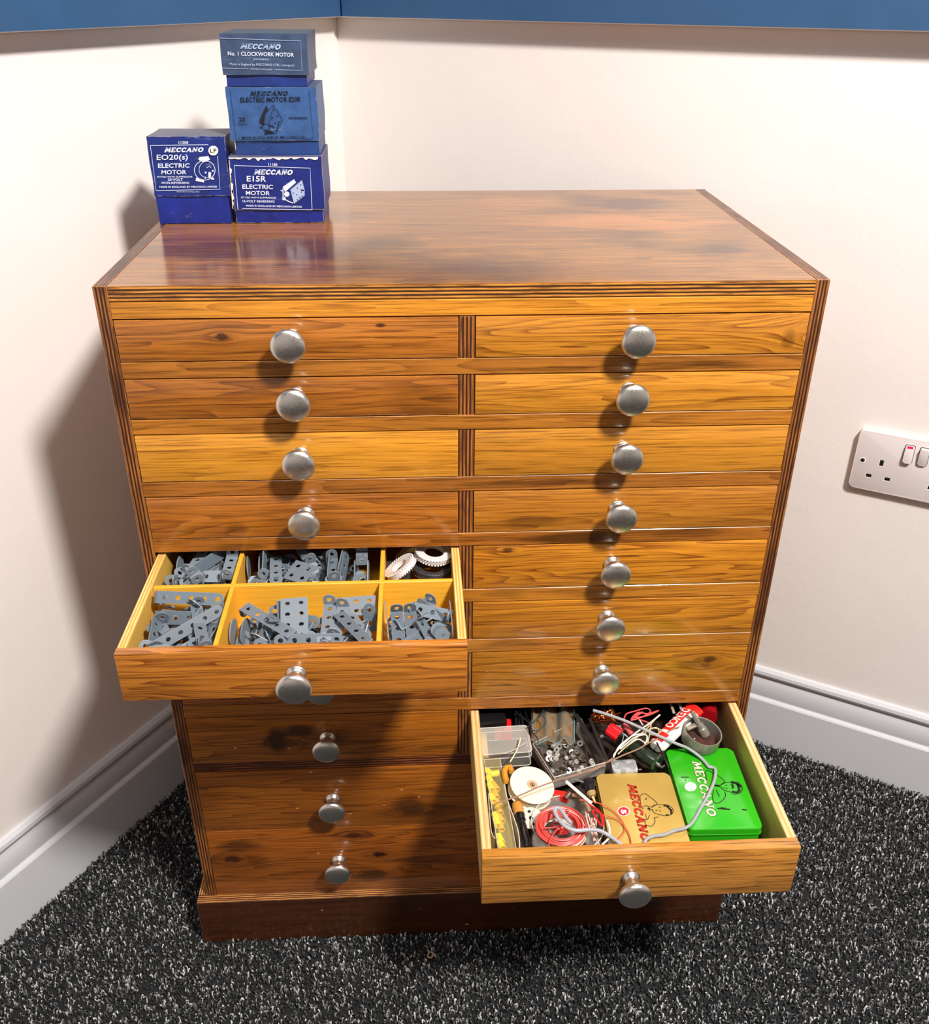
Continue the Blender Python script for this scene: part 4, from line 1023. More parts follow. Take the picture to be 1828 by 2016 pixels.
def emb_gold(mb, zt):
    z = zt + .0003
    put = quadput(cD, z + .0001, (360, 448), (492, 985), (440, 462))
    logo(mb, 'MECCANO', put, 2, .09); logo(mb, 'MECCANO', quadput(cD, z + .0004, (360, 448), (492, 985), (440, 462)), 1)
    for r_, mi, dz in ((59, 4, 0), (51, 3, .0003)):
        blob(mb, cD, z + dz, [(322 + r_ * math.cos(a), 708 + r_ * .78 * math.sin(a)) for a in [i * math.tau / 30 for i in range(30)]], mi)
    text(mb, '5', quadput(cD, z + .0006, (296, 692), (300, 734), (346, 690)), 4, .05)
    L = []
    for pts in ([(478, 560), (520, 540), (570, 570), (620, 610), (640, 640), (590, 665)], [(478, 560), (485, 640), (510, 690)], [(530, 780), (530, 830), (590, 848), (620, 800), (610, 770)], [(610, 770), (650, 760)], [(530, 730), (545, 790), (570, 740)],
                [(540, 600), (530, 590), (545, 580)], [(590, 665), (620, 648), (690, 645)], [(590, 690), (620, 725), (690, 745), (720, 750)], [(690, 645), (740, 648), (785, 680), (790, 715), (770, 740), (720, 750)], [(560, 700), (600, 690)], [(505, 665), (540, 655), (600, 672)]):
        L.append((sm(pts), .0011, 2))
    L += [([(552, 675), (575, 690)], .004, 2), ([(700, 650), (735, 660), (775, 700)], .0035, 2), ([(770, 690), (775, 735)], .003, 2), ([(625, 700), (645, 698)], .0016, 2), ([(660, 670), (672, 668)], .0018, 2), ([(662, 705), (676, 702)], .0018, 2), ([(735, 668), (750, 655)], .0022, 2), ([(720, 740), (750, 742)], .0022, 2)]
    child(mb, cD, z + .0002, None, L)
def emb_green(mb, zt):
    z = zt + .0003
    a, b, h = (968, 232), (1118, 752), (1052, 240)
    logo(mb, 'MECCANO', quadput(cD, z + .0002, a, b, h), 2, .09); logo(mb, 'MECCANO', quadput(cD, z + .0005, a, b, h), 0)
    blob(mb, cD, z, [(957 + 55 * math.cos(t_), 475 + 43 * math.sin(t_)) for t_ in [i * math.tau / 30 for i in range(30)]], 4)
    L = []
    for pts in ([(1090, 350), (1110, 320), (1160, 340), (1230, 380), (1280, 430), (1240, 460)], [(1280, 520), (1285, 570), (1230, 625), (1180, 625), (1165, 580), (1175, 500)], [(1200, 505), (1230, 570)], [(1170, 460), (1235, 465)], [(1240, 460), (1270, 438), (1330, 430)], [(1235, 470), (1270, 505), (1340, 525)],
                [(1330, 430), (1400, 435), (1445, 480), (1430, 530), (1370, 545), (1340, 525)], [(1100, 350), (1110, 420)]):
        L.append((sm(pts), .0012, 2))
    L += [([(1180, 462), (1235, 468)], .004, 2), ([(1340, 432), (1390, 440), (1435, 480)], .0055, 2), ([(1350, 520), (1400, 530), (1425, 500)], .0045, 2), ([(1345, 450), (1360, 470), (1352, 490)], .0035, 2), ([(1400, 450), (1415, 500)], .003, 2),
          ([(1290, 462), (1300, 460)], .0018, 2), ([(1292, 492), (1304, 490)], .0018, 2), ([(1270, 480), (1276, 492)], .0014, 2), ([(866, 384), (940, 384)], .0016, 2), ([(905, 410), (914, 414)], .0022, 2), ([(1210, 680), (1270, 685), (1330, 690)], .0026, 2), ([(1240, 672), (1290, 678)], .0016, 2), ([(1445, 690), (1490, 695)], .0022, 2)]
    child(mb, cD, z + .0002, None, L)
ZG = .516
tin('green rectangular tin with cream lettering and a round cream badge in the drawer', (1357, 1634), (1502, 1631), (1316, 1475), ZG, .0465, GRN, emb_green)
ZY = .511
tin('gold rectangular tin with red lettering and a red number badge, beside the green tin', (1204, 1674), (1362, 1670), (1181, 1524), ZY, .0415, GLD, emb_gold)

# cables and wires
def wire(name, pts, r, m, label, cat='wire', group=None, seg_=8):
    mb = MB(); mb.tube(pts, r, seg_); return obj(name, mb, m, loc=pts[0], label=label, cat=cat, group=group)
GC = mat('grey rubber cable', (158, 160, 164), .5, var=.08, vscale=90)
P = path(cB, [(105, 172, .556), (300, 232, .556), (500, 305, .555), (700, 395, .552), (900, 485, .548), (1100, 572, .540), (1250, 635, .530), (1400, 745, .5215), (1490, 850, .5205)]) + \
    path(cD, [(1165, 292, .5205), (1192, 318, .5215), (1180, 420, .5210), (1120, 560, .5205), (1040, 700, .5200), (985, 800, .5195), (915, 862, .5210), (800, 893, .5170), (700, 932, .5160), (620, 940, .5160), (545, 968, .5160), (515, 1015, .5160)])[1:]
wire('grey_cable', P, .0026, GC, 'thick grey cable snaking across the back of the drawer and over both tins', 'cable')
P = path(cC, [(1085, 835, .548), (1040, 780, .548), (985, 700, .549), (945, 658, .549), (905, 655, .549), (893, 700, .548), (950, 800, .547), (1040, 880, .546), (1150, 915, .545), (1300, 905, .542), (1420, 920, .536), (1540, 985, .528), (1640, 1060, .5175), (1690, 1090, .5155)])
wire('grey_cable', P, .0030, mat('pale grey cable', (166, 166, 172), .5), 'short pale grey cable with a hooked end lying on the coil of red wire', 'cable')
BRW = mat('brown wire', (150, 116, 96), .4)
P = path(cC, [(220, 597, .560), (480, 510, .560), (700, 412, .560), (950, 322, .559), (1150, 270, .557), (1400, 172, .555), (1560, 92, .553)]) + path(cB, [(330, 775, .552), (480, 705, .552), (640, 640, .553), (780, 560, .549), (920, 490, .541), (1050, 405, .546), (1140, 372, .549)])
wire('brown_wire', P, .0012, BRW, 'long thin brown wire crossing the drawer over the white reel')
wire('brown_wire', path(cC, [(930, 330, .557), (1150, 262, .555), (1380, 196, .553), (1560, 78, .552)]), .0010, mat('pink brown wire', (176, 132, 116), .4), 'second pinkish wire twisted along the long brown wire')
OR = mat('orange wire', (220, 92, 60), .45)
for pts, lb in (([(1180, 560, .535), (1330, 575, .528), (1480, 630, .518), (1600, 710, .5155), (1690, 830, .5150), (1700, 920, .5150), (1620, 1020, .5150)], 'upper orange wire looping over the gold tin'),
                ([(1440, 735, .530), (1540, 755, .518), (1640, 800, .5155), (1720, 890, .5150), (1765, 980, .5150), (1785, 1085, .5150)], 'lower orange wire reaching the front edge of the gold tin')):
    wire('orange_wire', path(cC, pts), .0009, OR, lb)

# white reel
r = root('paper_reel', pz(*cC(635, 385), .48), 'round cream white reel tilted near the left of the lower drawer', 'reel')
M = Matrix.Translation(pz(*cC(632, 385), .5265)) @ RX(7) @ RY(10)
CRM = mat('cream card', (244, 232, 196), .6, var=.03)
mb = MB(); mb.lathe([(.0075, -.0008), (.0358, -.0008), (.0366, 0), (.0358, .0008), (.0075, .0008)], 56, 0, M, closed=True); obj('top_disc', mb, CRM, r)
mb = MB(); mb.lathe([(.0075, -.0150), (.0340, -.0150), (.0340, -.0020), (.0075, -.0020)], 48, 0, M, closed=True); obj('wound_tape', mb, mat('tape edge', (206, 192, 158), .6, var=.1), r)
mb = MB(); mb.lathe([(.0075, -.0172), (.0366, -.0172), (.0366, -.0158), (.0075, -.0158)], 48, 0, M, closed=True); obj('bottom_disc', mb, CRM, r)
mb = MB(); mb.lathe([(.0042, -.017), (.0080, -.017), (.0088, .0012), (.0080, .0018), (.0042, .0012)], 28, 0, M, closed=True)
mb.tube([M @ Vector(q) for q in ((-.003, -.002, -.001), (.001, .003, 0), (.004, -.001, -.001), (.001, -.004, -.002))], .0009, 6); obj('hub', mb, mat('hub card', (190, 158, 120), .6), r)

# round clear dish with red wire
CLR = mat('clear plastic', (232, 228, 216), .06, alpha=.20, spec=.8); CLR2 = mat('clear plastic edge', (236, 232, 222), .1, alpha=.60, spec=.8)
DC = pz(*cC(1050, 845), .520) + Vector((0, .005, 0))
r = root('round_dish', (DC.x, DC.y, FL1), 'round clear plastic dish holding the coils of red wire', 'dish')
M = Matrix.Translation(Vector((DC.x, DC.y, FL1 + .002)))
mb = MB(); mb.lathe([(0, .0004), (.050, .0004), (.053, .004), (.0555, .050), (.0565, .050), (.0542, .003), (.0505, -.0008), (0, -.0008)], 56, 0, M); obj('dish_wall', mb, CLR, r)
mb = MB(); mb.tube([M @ Vector((.0562 * math.cos(a), .0562 * math.sin(a), .050)) for a in [i * math.tau / 56 for i in range(56)]], .0009, 6, closed=True); obj('rim', mb, CLR2, r)
rc = random.Random(5)
def coil(c, r0, r1, z0, z1, turns, jit, seed):
    rr = random.Random(seed); P = []; n = 36
    R_, Z_, ox, oy = [], [], [], []
    for t in range(turns + 2): R_.append(rr.uniform(r0, r1)); Z_.append(rr.uniform(z0, z1)); ox.append(rr.uniform(-jit, jit)); oy.append(rr.uniform(-jit, jit))
    for i in range(turns * n):
        t = i / n; k_ = int(t); f = t - k_; f = f * f * (3 - 2 * f)
        lp = lambda q: q[k_] * (1 - f) + q[k_ + 1] * f
        a = math.tau * t
        P.append(Vector((c.x + lp(ox) + lp(R_) * math.cos(a), c.y + lp(oy) + lp(R_) * math.sin(a) , lp(Z_) + .0015 * math.sin(a + k_))))
    return P
CC = pz(*cC(965, 858), .528)
CORAL = mat('coral red wire', (232, 84, 76), .4)
wire('wire_coil', coil(CC, .0255, .0400, .516, .532, 46, .0014, 1), .00085, CORAL, 'big coil of coral red wire lying in the clear dish', 'wire coil', seg_=5)
wire('wire_coil', coil(CC + Vector((.001, 0, 0)), .0240, .0380, .508, .530, 12, .003, 2), .0007, mat('white wire', (236, 220, 206), .4), 'pale wire wound in among the coral red coil', 'wire coil', seg_=5)
def squig(c, rx, ry, rz, n, seed, tight=.6):
    rr = random.Random(seed); P = []
    for i in range(n):
        a = rr.uniform(0, math.tau); q = rr.uniform(tight, 1)
        P.append(Vector((c[0] + rx * q * math.cos(a), c[1] + ry * q * math.sin(a), c[2] + rz * rr.uniform(-1, 1))))
    return spline(P, 6)
wire('wire_tangle', squig(pz(*cC(960, 890), .500), .022, .020, .006, 26, 4, .1), .0010, mat('red flex', (196, 40, 40), .4), 'tangle of darker red wire in the hollow of the coral coil', 'wire', seg_=5)
wire('wire_tangle', squig(pz(*cC(1340, 850), .512), .012, .036, .007, 26, 6, .1), .0012, mat('pink white wire', (232, 190, 176), .4), 'pinkish white tangle under the right rim of the dish', 'wire', seg_=5)
wire('wire_tangle', path(cC, [(1290, 610, .528), (1400, 680, .530), (1460, 780, .530), (1440, 860, .528), (1380, 780, .528), (1330, 680, .528), (1420, 720, .531), (1450, 830, .530)], 5), .0014, mat('bright red flex', (220, 36, 36), .4), 'bright red knotted wire at the right rim of the dish', 'wire', seg_=5)
for pts, lb in (([(750, 885, .536), (850, 882, .536), (960, 860, .535)], 'loose red strand across the hollow of the coil, left'), ([(940, 880, .536), (870, 970, .536), (830, 1050, .535), (825, 1130, .532)], 'loose red strand hanging to the front of the coil'), ([(1040, 650, .536), (1055, 700, .536), (1020, 760, .533)], 'loose red strand at the back of the coil')):
    wire('red_wire', path(cC, pts, 5), .0009, CORAL, lb, seg_=6)

# clear tube box with yellow caps along the left side
A, B = pz(*cC(165, 75), .522), pz(*cC(345, 1140), .520)
ex = (B - A).normalized(); L_ = (B - A).length
r = root('clear_tube_box', (A + B) / 2 + Vector((0, 0, -.03)), 'narrow clear plastic box full of yellow caps along the left drawer side', 'plastic box')
M = frame(A, ex, (0, 0, 1))
mb = MB()
for (y0, y1, z0, z1) in ((-.0135, -.0127, -.026, 0), (.0127, .0135, -.026, 0), (-.0135, .0135, -.0008, 0), (-.0135, .0135, -.026, -.0252)): mb.box(0, L_, y0, y1, z0, z1, 0, M)
for (y, z) in ((-.0135, 0), (.0135, 0)): mb.tube([M @ Vector((0, y, z)), M @ Vector((L_, y, z))], .0006, 6, 1)
obj('clear_walls', mb, [mat('yellowed clear plastic', (226, 206, 140), .08, alpha=.13, spec=.8), CLR2], r)
YEL = mat('yellow plastic', (248, 222, 24), .35); YE2 = mat('ochre plastic', (226, 176, 40), .4)
for i_, (x, y, ang, m_) in enumerate(((130, 240, 70, YEL), (195, 255, 0, YEL), (140, 330, 80, YEL), (150, 410, 82, YEL), (205, 410, 75, YE2), (205, 500, 84, YE2), (170, 540, 80, YEL), (235, 600, 70, YE2), (245, 680, 80, YE2), (212, 760, 84, YEL), (262, 780, 75, YE2), (222, 820, 84, YEL), (265, 870, 86, YE2), (258, 1010, 84, YEL), (270, 1080, 80, YEL))):
    c = pz(*cC(x, y), .514 - (.004 if m_ is YE2 else 0))
    mb = MB(); Mx = Matrix.Translation(c) @ RZ(-ang + 8) @ RX(0) @ RY(90)
    mb.lathe([(.0040, -.0075), (.0050, -.0075), (.0056, .0075), (.0038, .0075), (.0034, -.0040), (0, -.0040)], 18, 0, Mx)
    obj('plastic_cap', mb, m_, loc=c, label='%s plastic cap inside the narrow clear box' % ('bright yellow' if m_ is YEL else 'ochre yellow'), cat='cap', group='%s caps in the narrow clear box' % ('bright yellow' if m_ is YEL else 'ochre'))

# clear box lid upper left
def open_box(M, w_, d_, h, t=.0009, lid_=True):
    mb = MB()
    pl = rrect(0, w_, 0, d_, .006, 4); n = len(pl)
    for i in range(n):
        a, b = pl[i], pl[(i + 1) % n]; mb.add([M @ Vector((a[0], a[1], 0)), M @ Vector((b[0], b[1], 0)), M @ Vector((b[0], b[1], -h)), M @ Vector((a[0], a[1], -h))], [(0, 1, 2, 3)], 0)
    mb.prism(pl, -t, 0, 0, M)
    for z in (0, -h * .35, -h): mb.tube([M @ Vector((p_[0], p_[1], z)) for p_ in pl], .0007, 6, 1, closed=True)
    return mb
A = pz(*cA(118, 790), .532); B = pz(*cA(795, 745), .532); C = pz(*cA(118, 470), .532)
ex = (B - A).normalized(); M = frame(A, ex, (0, -.12, 1))
r = root('clear_box', A + Vector((.03, .03, -.04)), 'clear square plastic box behind the white reel', 'plastic box')
obj('clear_walls', open_box(M, (B - A).length, (C - A).length, .034), [CLR, CLR2], r)
wire('thin_pick', path(cA, [(300, 778, .540), (520, 735, .542), (705, 622, .545)]), .0007, mat('steel pin', (226, 222, 210), .3, .6), 'thin pale pin lying over the clear square box')
wire('thin_pick', path(cA, [(640, 560, .545), (600, 700, .542), (500, 880, .538)]), .0011, mat('pale straw', (226, 212, 176), .5), 'pale straw coloured stick slanting over the clear square box')
mb = MB(); A = pz(*cA(155, 800), .512); B = pz(*cA(150, 370), .512); mb.box(-.0075, .0075, 0, (B - A).length, -.006, 0, 0, frame(A, Vector((1, 0, 0)), (0, 0, 1)), bev=.0008)
obj('wooden_stick', mb, mat('pale lath', (212, 176, 120), .6, var=.1), loc=A, label='pale wooden stick under the clear square box by the drawer side', cat='stick')

# black case and red blocks at the back left
A = pz(*cA(260, 290), .538)
mb = MB(); mb.prism(rrect(-.026, .024, -.016, .040, .006), -.014, 0, 0, Matrix.Translation(A) @ RZ(8), bev=.0015)
obj('black_case', mb, mat('black plastic', (20, 19, 20), .3), loc=A, label='flat black case with a rounded corner at the back left of the drawer', cat='case')
for i_, (x, lb) in enumerate(((345, 'left red block behind the clear square box'), (462, 'right red block behind the clear square box'))):
    A = pz(*cA(x, 385), .524); mb = MB(); mb.box(-.0072, .0072, -.018, .016, -.02, 0, 0, Matrix.Translation(A) @ RZ(-3), bev=.001)
    obj('red_block', mb, mat('red plastic block', (214, 24, 26), .45, var=.12, vscale=120), loc=A, label=lb, cat='block')
# black wheels and dark green wires
for i_, dx in enumerate((0, 40, 80)):
    A = pz(*cA(585 + dx, 370), .520); mb = MB(); mb.lathe([(.006, -.0016), (.0130, -.002), (.0145, 0), (.0130, .002), (.006, .0016)], 32, 0, Matrix.Translation(A) @ RY(82) @ RX(6), closed=True)
    obj('rubber_disc', mb, mat('gloss black rubber', (24, 26, 28), .2), loc=A, label=('left', 'middle', 'right')[i_] + ' one of the three glossy black discs beside the red blocks', cat='disc')
TEAL = mat('dark teal wire', (30, 66, 70), .4)
for pts, lb in (([(960, 180, .545), (880, 290, .545), (780, 370, .545), (730, 420, .545)], 'teal wire from the back to the corner of the clear box'), ([(800, 200, .545), (790, 300, .546), (760, 400, .545), (780, 480, .546), (860, 560, .540), (870, 640, .535)], 'dark wire falling beside the plastic bag'),
                ([(900, 260, .550), (960, 290, .550), (970, 360, .549), (920, 430, .548), (840, 465, .547), (770, 450, .546)], 'teal wire loop on the plastic bag'), ([(560, 260, .545), (580, 205, .546), (600, 240, .546), (650, 270, .546), (740, 350, .546), (800, 480, .545)], 'grey brown wire curl behind the black discs'),
                ([(700, 180, .545), (720, 280, .545), (760, 350, .546), (760, 440, .545)], 'black wire beside the black discs'), ([(620, 190, .540), (660, 280, .545), (720, 330, .545)], 'short black wire behind the black discs')):
    wire('thin_wire', path(cA, pts), .0010, TEAL if 'teal' in lb else mat('black wire', (26, 28, 30), .35), lb, seg_=6)
# plastic bag of brown tubes
r = root('plastic_bag', pz(*cA(1070, 420), .49), 'clear plastic bag of brown tubes at the back of the drawer', 'plastic bag')
BT = mat('brown amber tube', (124, 84, 44), .3, var=.25, vscale=70)
for x in (860, 1030, 1250):
    A, B = pz(*cA(x, 590), .516), pz(*cA(x, 150), .516); mb = MB(); M, L_ = axis(A, B)
    mb.lathe([(0, 0), (.0115, 0), (.0122, .002), (.0122, L_), (0, L_)], 24, 0, M @ Matrix.Scale(.75, 4, (0, 0, 1)) if False else M); obj('tube', mb, BT, r)
mb = MB(); vs, fs = [], []; nx, ny = 26, 8
for i in range(nx + 1):
    for j in range(ny + 1):
        q = pz(*cA(785 + 570 * i / nx, 610 - 430 * j / ny + 14 * math.sin(i * .9)), .531); vs.append(q + Vector((0, 0, .005 * math.cos(i / nx * math.tau * 2.6 + .4) + .002 * math.sin(j * 1.7 + i))))
for i in range(nx):
    for j in range(ny): fs.append((i * (ny + 1) + j, (i + 1) * (ny + 1) + j, (i + 1) * (ny + 1) + j + 1, i * (ny + 1) + j + 1))
mb.add(vs, fs, 0, None, True)
mb.tube([vs[i * (ny + 1)] for i in range(nx + 1)], .0007, 6, 1); mb.tube([vs[nx * (ny + 1) + j] for j in range(ny + 1)], .0010, 6, 1)
obj('bag_film', mb, [mat('bag film', (170, 170, 150), .12, alpha=.28, spec=.9), mat('bag blue edge', (120, 160, 168), .3, alpha=.8)], r)

# clear tray of small bits
TLp, BLp, BRp, TRp = [pz(*cA(*q), .524) for q in ((800, 640), (1085, 1085), (1775, 885), (1440, 300))]
r = root('clear_tray', (BLp + TRp) / 2 - Vector((0, 0, .045)), 'clear plastic tray of washers and small screws in the middle of the drawer', 'tray')
mb = MB(); q4 = [TLp, BLp, BRp, TRp]
for i in range(4):
    a, b = q4[i], q4[(i + 1) % 4]; dn = Vector((0, 0, -.026)); mb.add([a, b, b + dn, a + dn], [(0, 1, 2, 3)], 0)
mb.tube(q4, .0010, 6, 1, closed=True); mb.tube([p_ + Vector((0, 0, -.008)) for p_ in q4], .0006, 6, 1, closed=True)
obj('clear_walls', mb, [CLR, CLR2], r)
mb = MB(); mb.add([p_ + Vector((0, 0, -.026)) for p_ in q4], [(0, 1, 2, 3)]); obj('tray_floor', mb, mat('smoky plastic', (84, 76, 70), .3), r)
STL = mat('dull steel', (150, 144, 136), .3, .7); CLB = mat('clear bead', (216, 210, 200), .08, alpha=.5, spec=.9)
rt = random.Random(12)
def inq(u, v): return (TLp * (1 - u) + TRp * u) * (1 - v) + (BLp * (1 - u) + BRp * u) * v
wm = {}
for i in range(64):
    u, v = rt.uniform(.06, .94), rt.uniform(.10, .94); c = inq(u, v) + Vector((0, 0, -.022 + rt.uniform(0, .010)))
    kd_ = rt.choice(['washer', 'washer', 'bead', 'screw'])
    if kd_ not in wm:
        mb = MB()
        if kd_ == 'washer': mb.lathe([(.0022, -.0005), (.0052, -.0005), (.0052, .0005), (.0022, .0005)], 20, 0, None, closed=True)
        elif kd_ == 'bead': mb.lathe([(.0014, -.002), (.0034, -.0028), (.0046, 0), (.0034, .0028), (.0014, .002)], 16, 0, None, closed=True)
        else: mb.lathe([(0, -.009), (.0012, -.0088), (.0012, 0), (.0034, .0004), (.0034, .0024), (0, .0028)], 12, 0, None)
        o = obj({'washer': 'metal_washer', 'bead': 'plastic_bead', 'screw': 'small_screw'}[kd_], mb, CLB if kd_ == 'bead' else STL); wm[kd_] = o
    else:
        o = wm[kd_].copy(); COL.objects.link(o)
    R_ = (RZ(rt.uniform(0, 360)) @ RX(rt.uniform(-50, 50)) @ RY(80 if kd_ == 'screw' else rt.uniform(-40, 40)))
    o.matrix_world = Matrix.Translation(c * S) @ R_
    nm = {'washer': 'steel washer', 'bead': 'clear plastic grommet', 'screw': 'small steel screw'}[kd_]
    tag(o, nm + ' lying in the clear tray of bits', nm.split()[-1], nm + 's in the clear tray')
for i_, (a, b, lb) in enumerate((((1370, 240), (1740, 830), 'long black strip along the right edge of the clear tray'), ((1560, 300), (1790, 860), 'thin black strip leaning right of the clear tray'), ((1500, 640), (1530, 900), 'short dark rod inside the clear tray'))):
    A, B = pz(*cA(*a), .536 - .008 * (i_ == 2)), pz(*cA(*b), .532 - .008 * (i_ == 2)); mb = MB(); w_ = (.0045, .003, .002)[i_]
    mb.box(0, (B - A).length, -w_, w_, -.0012, .0012, 0, frame(A, B - A, (.3, 0, 1)), bev=.0005); obj('black_strip', mb, mat('dark strip', (40, 38, 38), .35), loc=A, label=lb, cat='strip')

# copper wire, coral wire bundle, red reel, white wires
wire('copper_wire', squig(pz(*cB(250, 235), .530), .026, .020, .012, 90, 9, .3), .00055, mat('copper', (214, 120, 60), .25, .9), 'tangle of fine copper wire at the back of the drawer', 'wire', seg_=5)
wire('coral_wire', path(cB, [(470, 300, .550), (500, 220, .552), (600, 185, .552), (740, 150, .552), (790, 190, .552), (700, 250, .550), (560, 290, .549), (640, 200, .553), (760, 215, .552), (890, 175, .552), (760, 235, .550), (600, 260, .550), (700, 195, .553), (620, 230, .552), (560, 300, .549)], 6), .0012, mat('coral bundle wire', (226, 78, 74), .4), 'knotted bundle of coral red wire behind the thick grey cable', 'wire')
wire('coral_wire', path(cB, [(650, 285, .548), (710, 300, .548), (770, 325, .546)], 5), .0012, mat('coral bundle wire', (226, 78, 74), .4), 'short coral wire end below the knotted bundle', 'wire')
WW = mat('off white wire', (226, 218, 204), .4)
wws = [[(350, 745, .540), (365, 690, .542), (480, 560, .545), (620, 440, .548), (780, 330, .550), (905, 228, .552)], [(400, 700, .540), (520, 590, .545), (650, 480, .547), (760, 380, .550), (870, 255, .551)], [(430, 640, .542), (600, 500, .547), (740, 470, .548), (730, 560, .546), (640, 520, .546), (500, 610, .543)],
       [(700, 470, .548), (800, 390, .550), (900, 400, .549), (910, 430, .549), (830, 470, .548), (760, 420, .550), (860, 380, .550), (900, 440, .549)], [(360, 720, .541), (420, 600, .544), (580, 480, .547), (720, 460, .548), (760, 520, .547), (720, 580, .546)], [(800, 320, .549), (790, 420, .550), (760, 560, .547)], [(660, 290, .549), (700, 350, .549)]]
for i_, w_ in enumerate(wws): wire('white_wire', path(cB, w_), .0011 if i_ else .0014, WW if i_ % 2 == 0 else mat('beige sleeve', (188, 172, 132), .5), 'off white wire in the loose bundle behind the grey metal plate', 'wire', 'off white wires of the loose bundle', seg_=6)
A, B = pz(*cB(300, 400), .538), pz(*cB(440, 500), .536); M, L_ = axis(A, B)
r = root('wire_reel', (A + B) / 2, 'small red reel with a black clip behind the clear tray', 'reel')
mb = MB(); mb.lathe([(0, 0), (.0125, 0), (.0125, L_), (0, L_)], 28, 0, M); obj('red_drum', mb, mat('shiny red', (224, 22, 30), .25, coat=.5), r)
mb = MB()
for z in (-.001, L_): mb.lathe([(0, 0), (.0150, 0), (.0150, .0014), (0, .0014)], 30, 0, M @ T(0, 0, z))
obj('flange', mb, mat('black reel flange', (26, 24, 26), .35), r)
mb = MB(); mb.box(-.012, .008, -.004, .004, -.003, .003, 0, Matrix.Translation(pz(*cB(290, 510), .530)) @ RZ(-38), bev=.001); mb.tube([pz(*cB(190, 490), .534), pz(*cB(230, 478), .536)], .0030, 8, 1)
obj('black_clip', mb, [mat('black reel flange', (26, 24, 26), .35), STL], r)
A, B = pz(*cB(465, 340), .536), pz(*cB(570, 460), .528); M, L_ = axis(A, B); mb = MB(); mb.lathe([(0, -.001), (.004, 0), (.0055, .008), (.0055, L_), (0, L_ + .001)], 20, 0, M)
obj('red_plug', mb, mat('pale red plug', (206, 86, 92), .35), loc=A, label='pale red plug lying beside the red reel', cat='plug')
wire('wire_loop', path(cB, [(430, 355, .540), (430, 400, .540), (470, 450, .540), (520, 500, .539)]), .0012, mat('pale metal', (214, 212, 208), .3, .7), 'bent pale metal pin between the red reel and the red plug')
wire('wire_loop', path(cB, [(250, 400, .540), (300, 370, .543), (400, 360, .544), (470, 440, .542), (450, 560, .538)]), .0009, mat('pale metal', (214, 212, 208), .3, .7), 'pale metal bail over the red reel')

# galvanised box
A, B, C = [pz(*q, .516) for q in ((1207, 1519), (1256, 1517), (1204, 1496))]
M = frame(A, B - A, (0, 0, 1)); mb = MB(); mb.prism(rrect(0, (B - A).length, 0, .026, .003), -.045, 0, 0, M, bev=.0012); mb.tube([M @ Vector((.044, .006, -.004)), M @ Vector((.049, .006, -.004))], .0012, 8, 1)
kz = NT('galvanised steel'); v_ = kz.vor(kz.obj(), 170); kz.L(kz.ramp(v_.outputs['Color'], [(.1, lin((130, 134, 136))), (.9, lin((196, 200, 200)))]), kz.b.inputs['Base Color']); kz.b.inputs['Metallic'].default_value = .3; kz.b.inputs['Roughness'].default_value = .4
obj('steel_block', mb, [kz.m, STL], loc=(M @ Vector((.015, .012, -.045))), label='mottled grey galvanised block just behind the gold tin', cat='metal block')

# dark green cylinder motor
A, B = pz(*cB(560, 590), .522), pz(*cB(850, 800), .516); M, L_ = axis(A, B)
r = root('small_motor', (A + B) / 2 - Vector((0, 0, .02)), 'dark green cylindrical motor with end flanges between the tins and the wires', 'motor')
DG = mat('dark green enamel', (26, 38, 24), .28, coat=.3)
mb = MB(); mb.lathe([(0, 0), (.0120, 0), (.0128, .002), (.0128, L_ - .002), (.0120, L_), (0, L_)], 32, 0, M); obj('motor_body', mb, DG, r)
for z in (-.003, L_): mb = MB(); mb.lathe([(0, 0), (.0158, 0), (.0165, .001), (.0165, .0042), (.0155, .0052), (0, .0052)], 36, 0, M @ T(0, 0, z)); obj('end_flange', mb, mat('dark green flange', (36, 58, 34), .25, coat=.4), r)
mb = MB(); mb.lathe([(.0040, 0), (.0040, .004), (.0020, .0045), (.0020, .010), (0, .010)], 18, 0, M @ T(0, 0, L_ + .005)); mb.box(-.001, .007, -.001, .001, .009, .011, 0, M @ T(0, 0, L_ + .004), bev=.0004); obj('shaft', mb, STL, r)

# glue tube
A, B = pz(*cB(850, 620), .530), pz(*cB(1330, 150), .540)
M, L_ = axis(A, B)
r = root('glue_tube', A, 'red and white glue tube with white capital letters at the back of the drawer', 'tube')
mb = MB(); vs, fs = [], []; n, m_ = 16, 28
zdir = (B - A).normalized(); side = zdir.cross(Vector((0, 0, 1))).normalized(); upd = side.cross(zdir).normalized()
for i in range(n + 1):
    t = i / n; w_ = .0150 + .0015 * t; h_ = .0115 * (1 - t * .25)
    if i == 0: w_, h_ = .0105, .008
    for j in range(m_):
        a = math.tau * j / m_; vs.append(A + zdir * (L_ * t) + side * w_ * math.cos(a) + upd * h_ * math.sin(a))
for i in range(n):
    for j in range(m_): fs.append((i * m_ + j, i * m_ + (j + 1) % m_, (i + 1) * m_ + (j + 1) % m_, (i + 1) * m_ + j))
_, F_ = mb.add(vs, fs, 0, None, True); mb.add(vs[:m_], [tuple(range(m_))], 0)
for f in F_:
    q = f.calc_center_median() - A; s_ = q.dot(side) ; t = q.dot(zdir) / L_
    f.material_index = 1 if (s_ < .0035 and t > .30) or (.06 < t < .26 and s_ < .006) or t > .88 else 0
tb = obj('tube_body', mb, [mat('white tube', (226, 220, 212), .3, coat=.3), mat('red tube print', (222, 38, 24), .3, coat=.3)], r)
mb = MB()
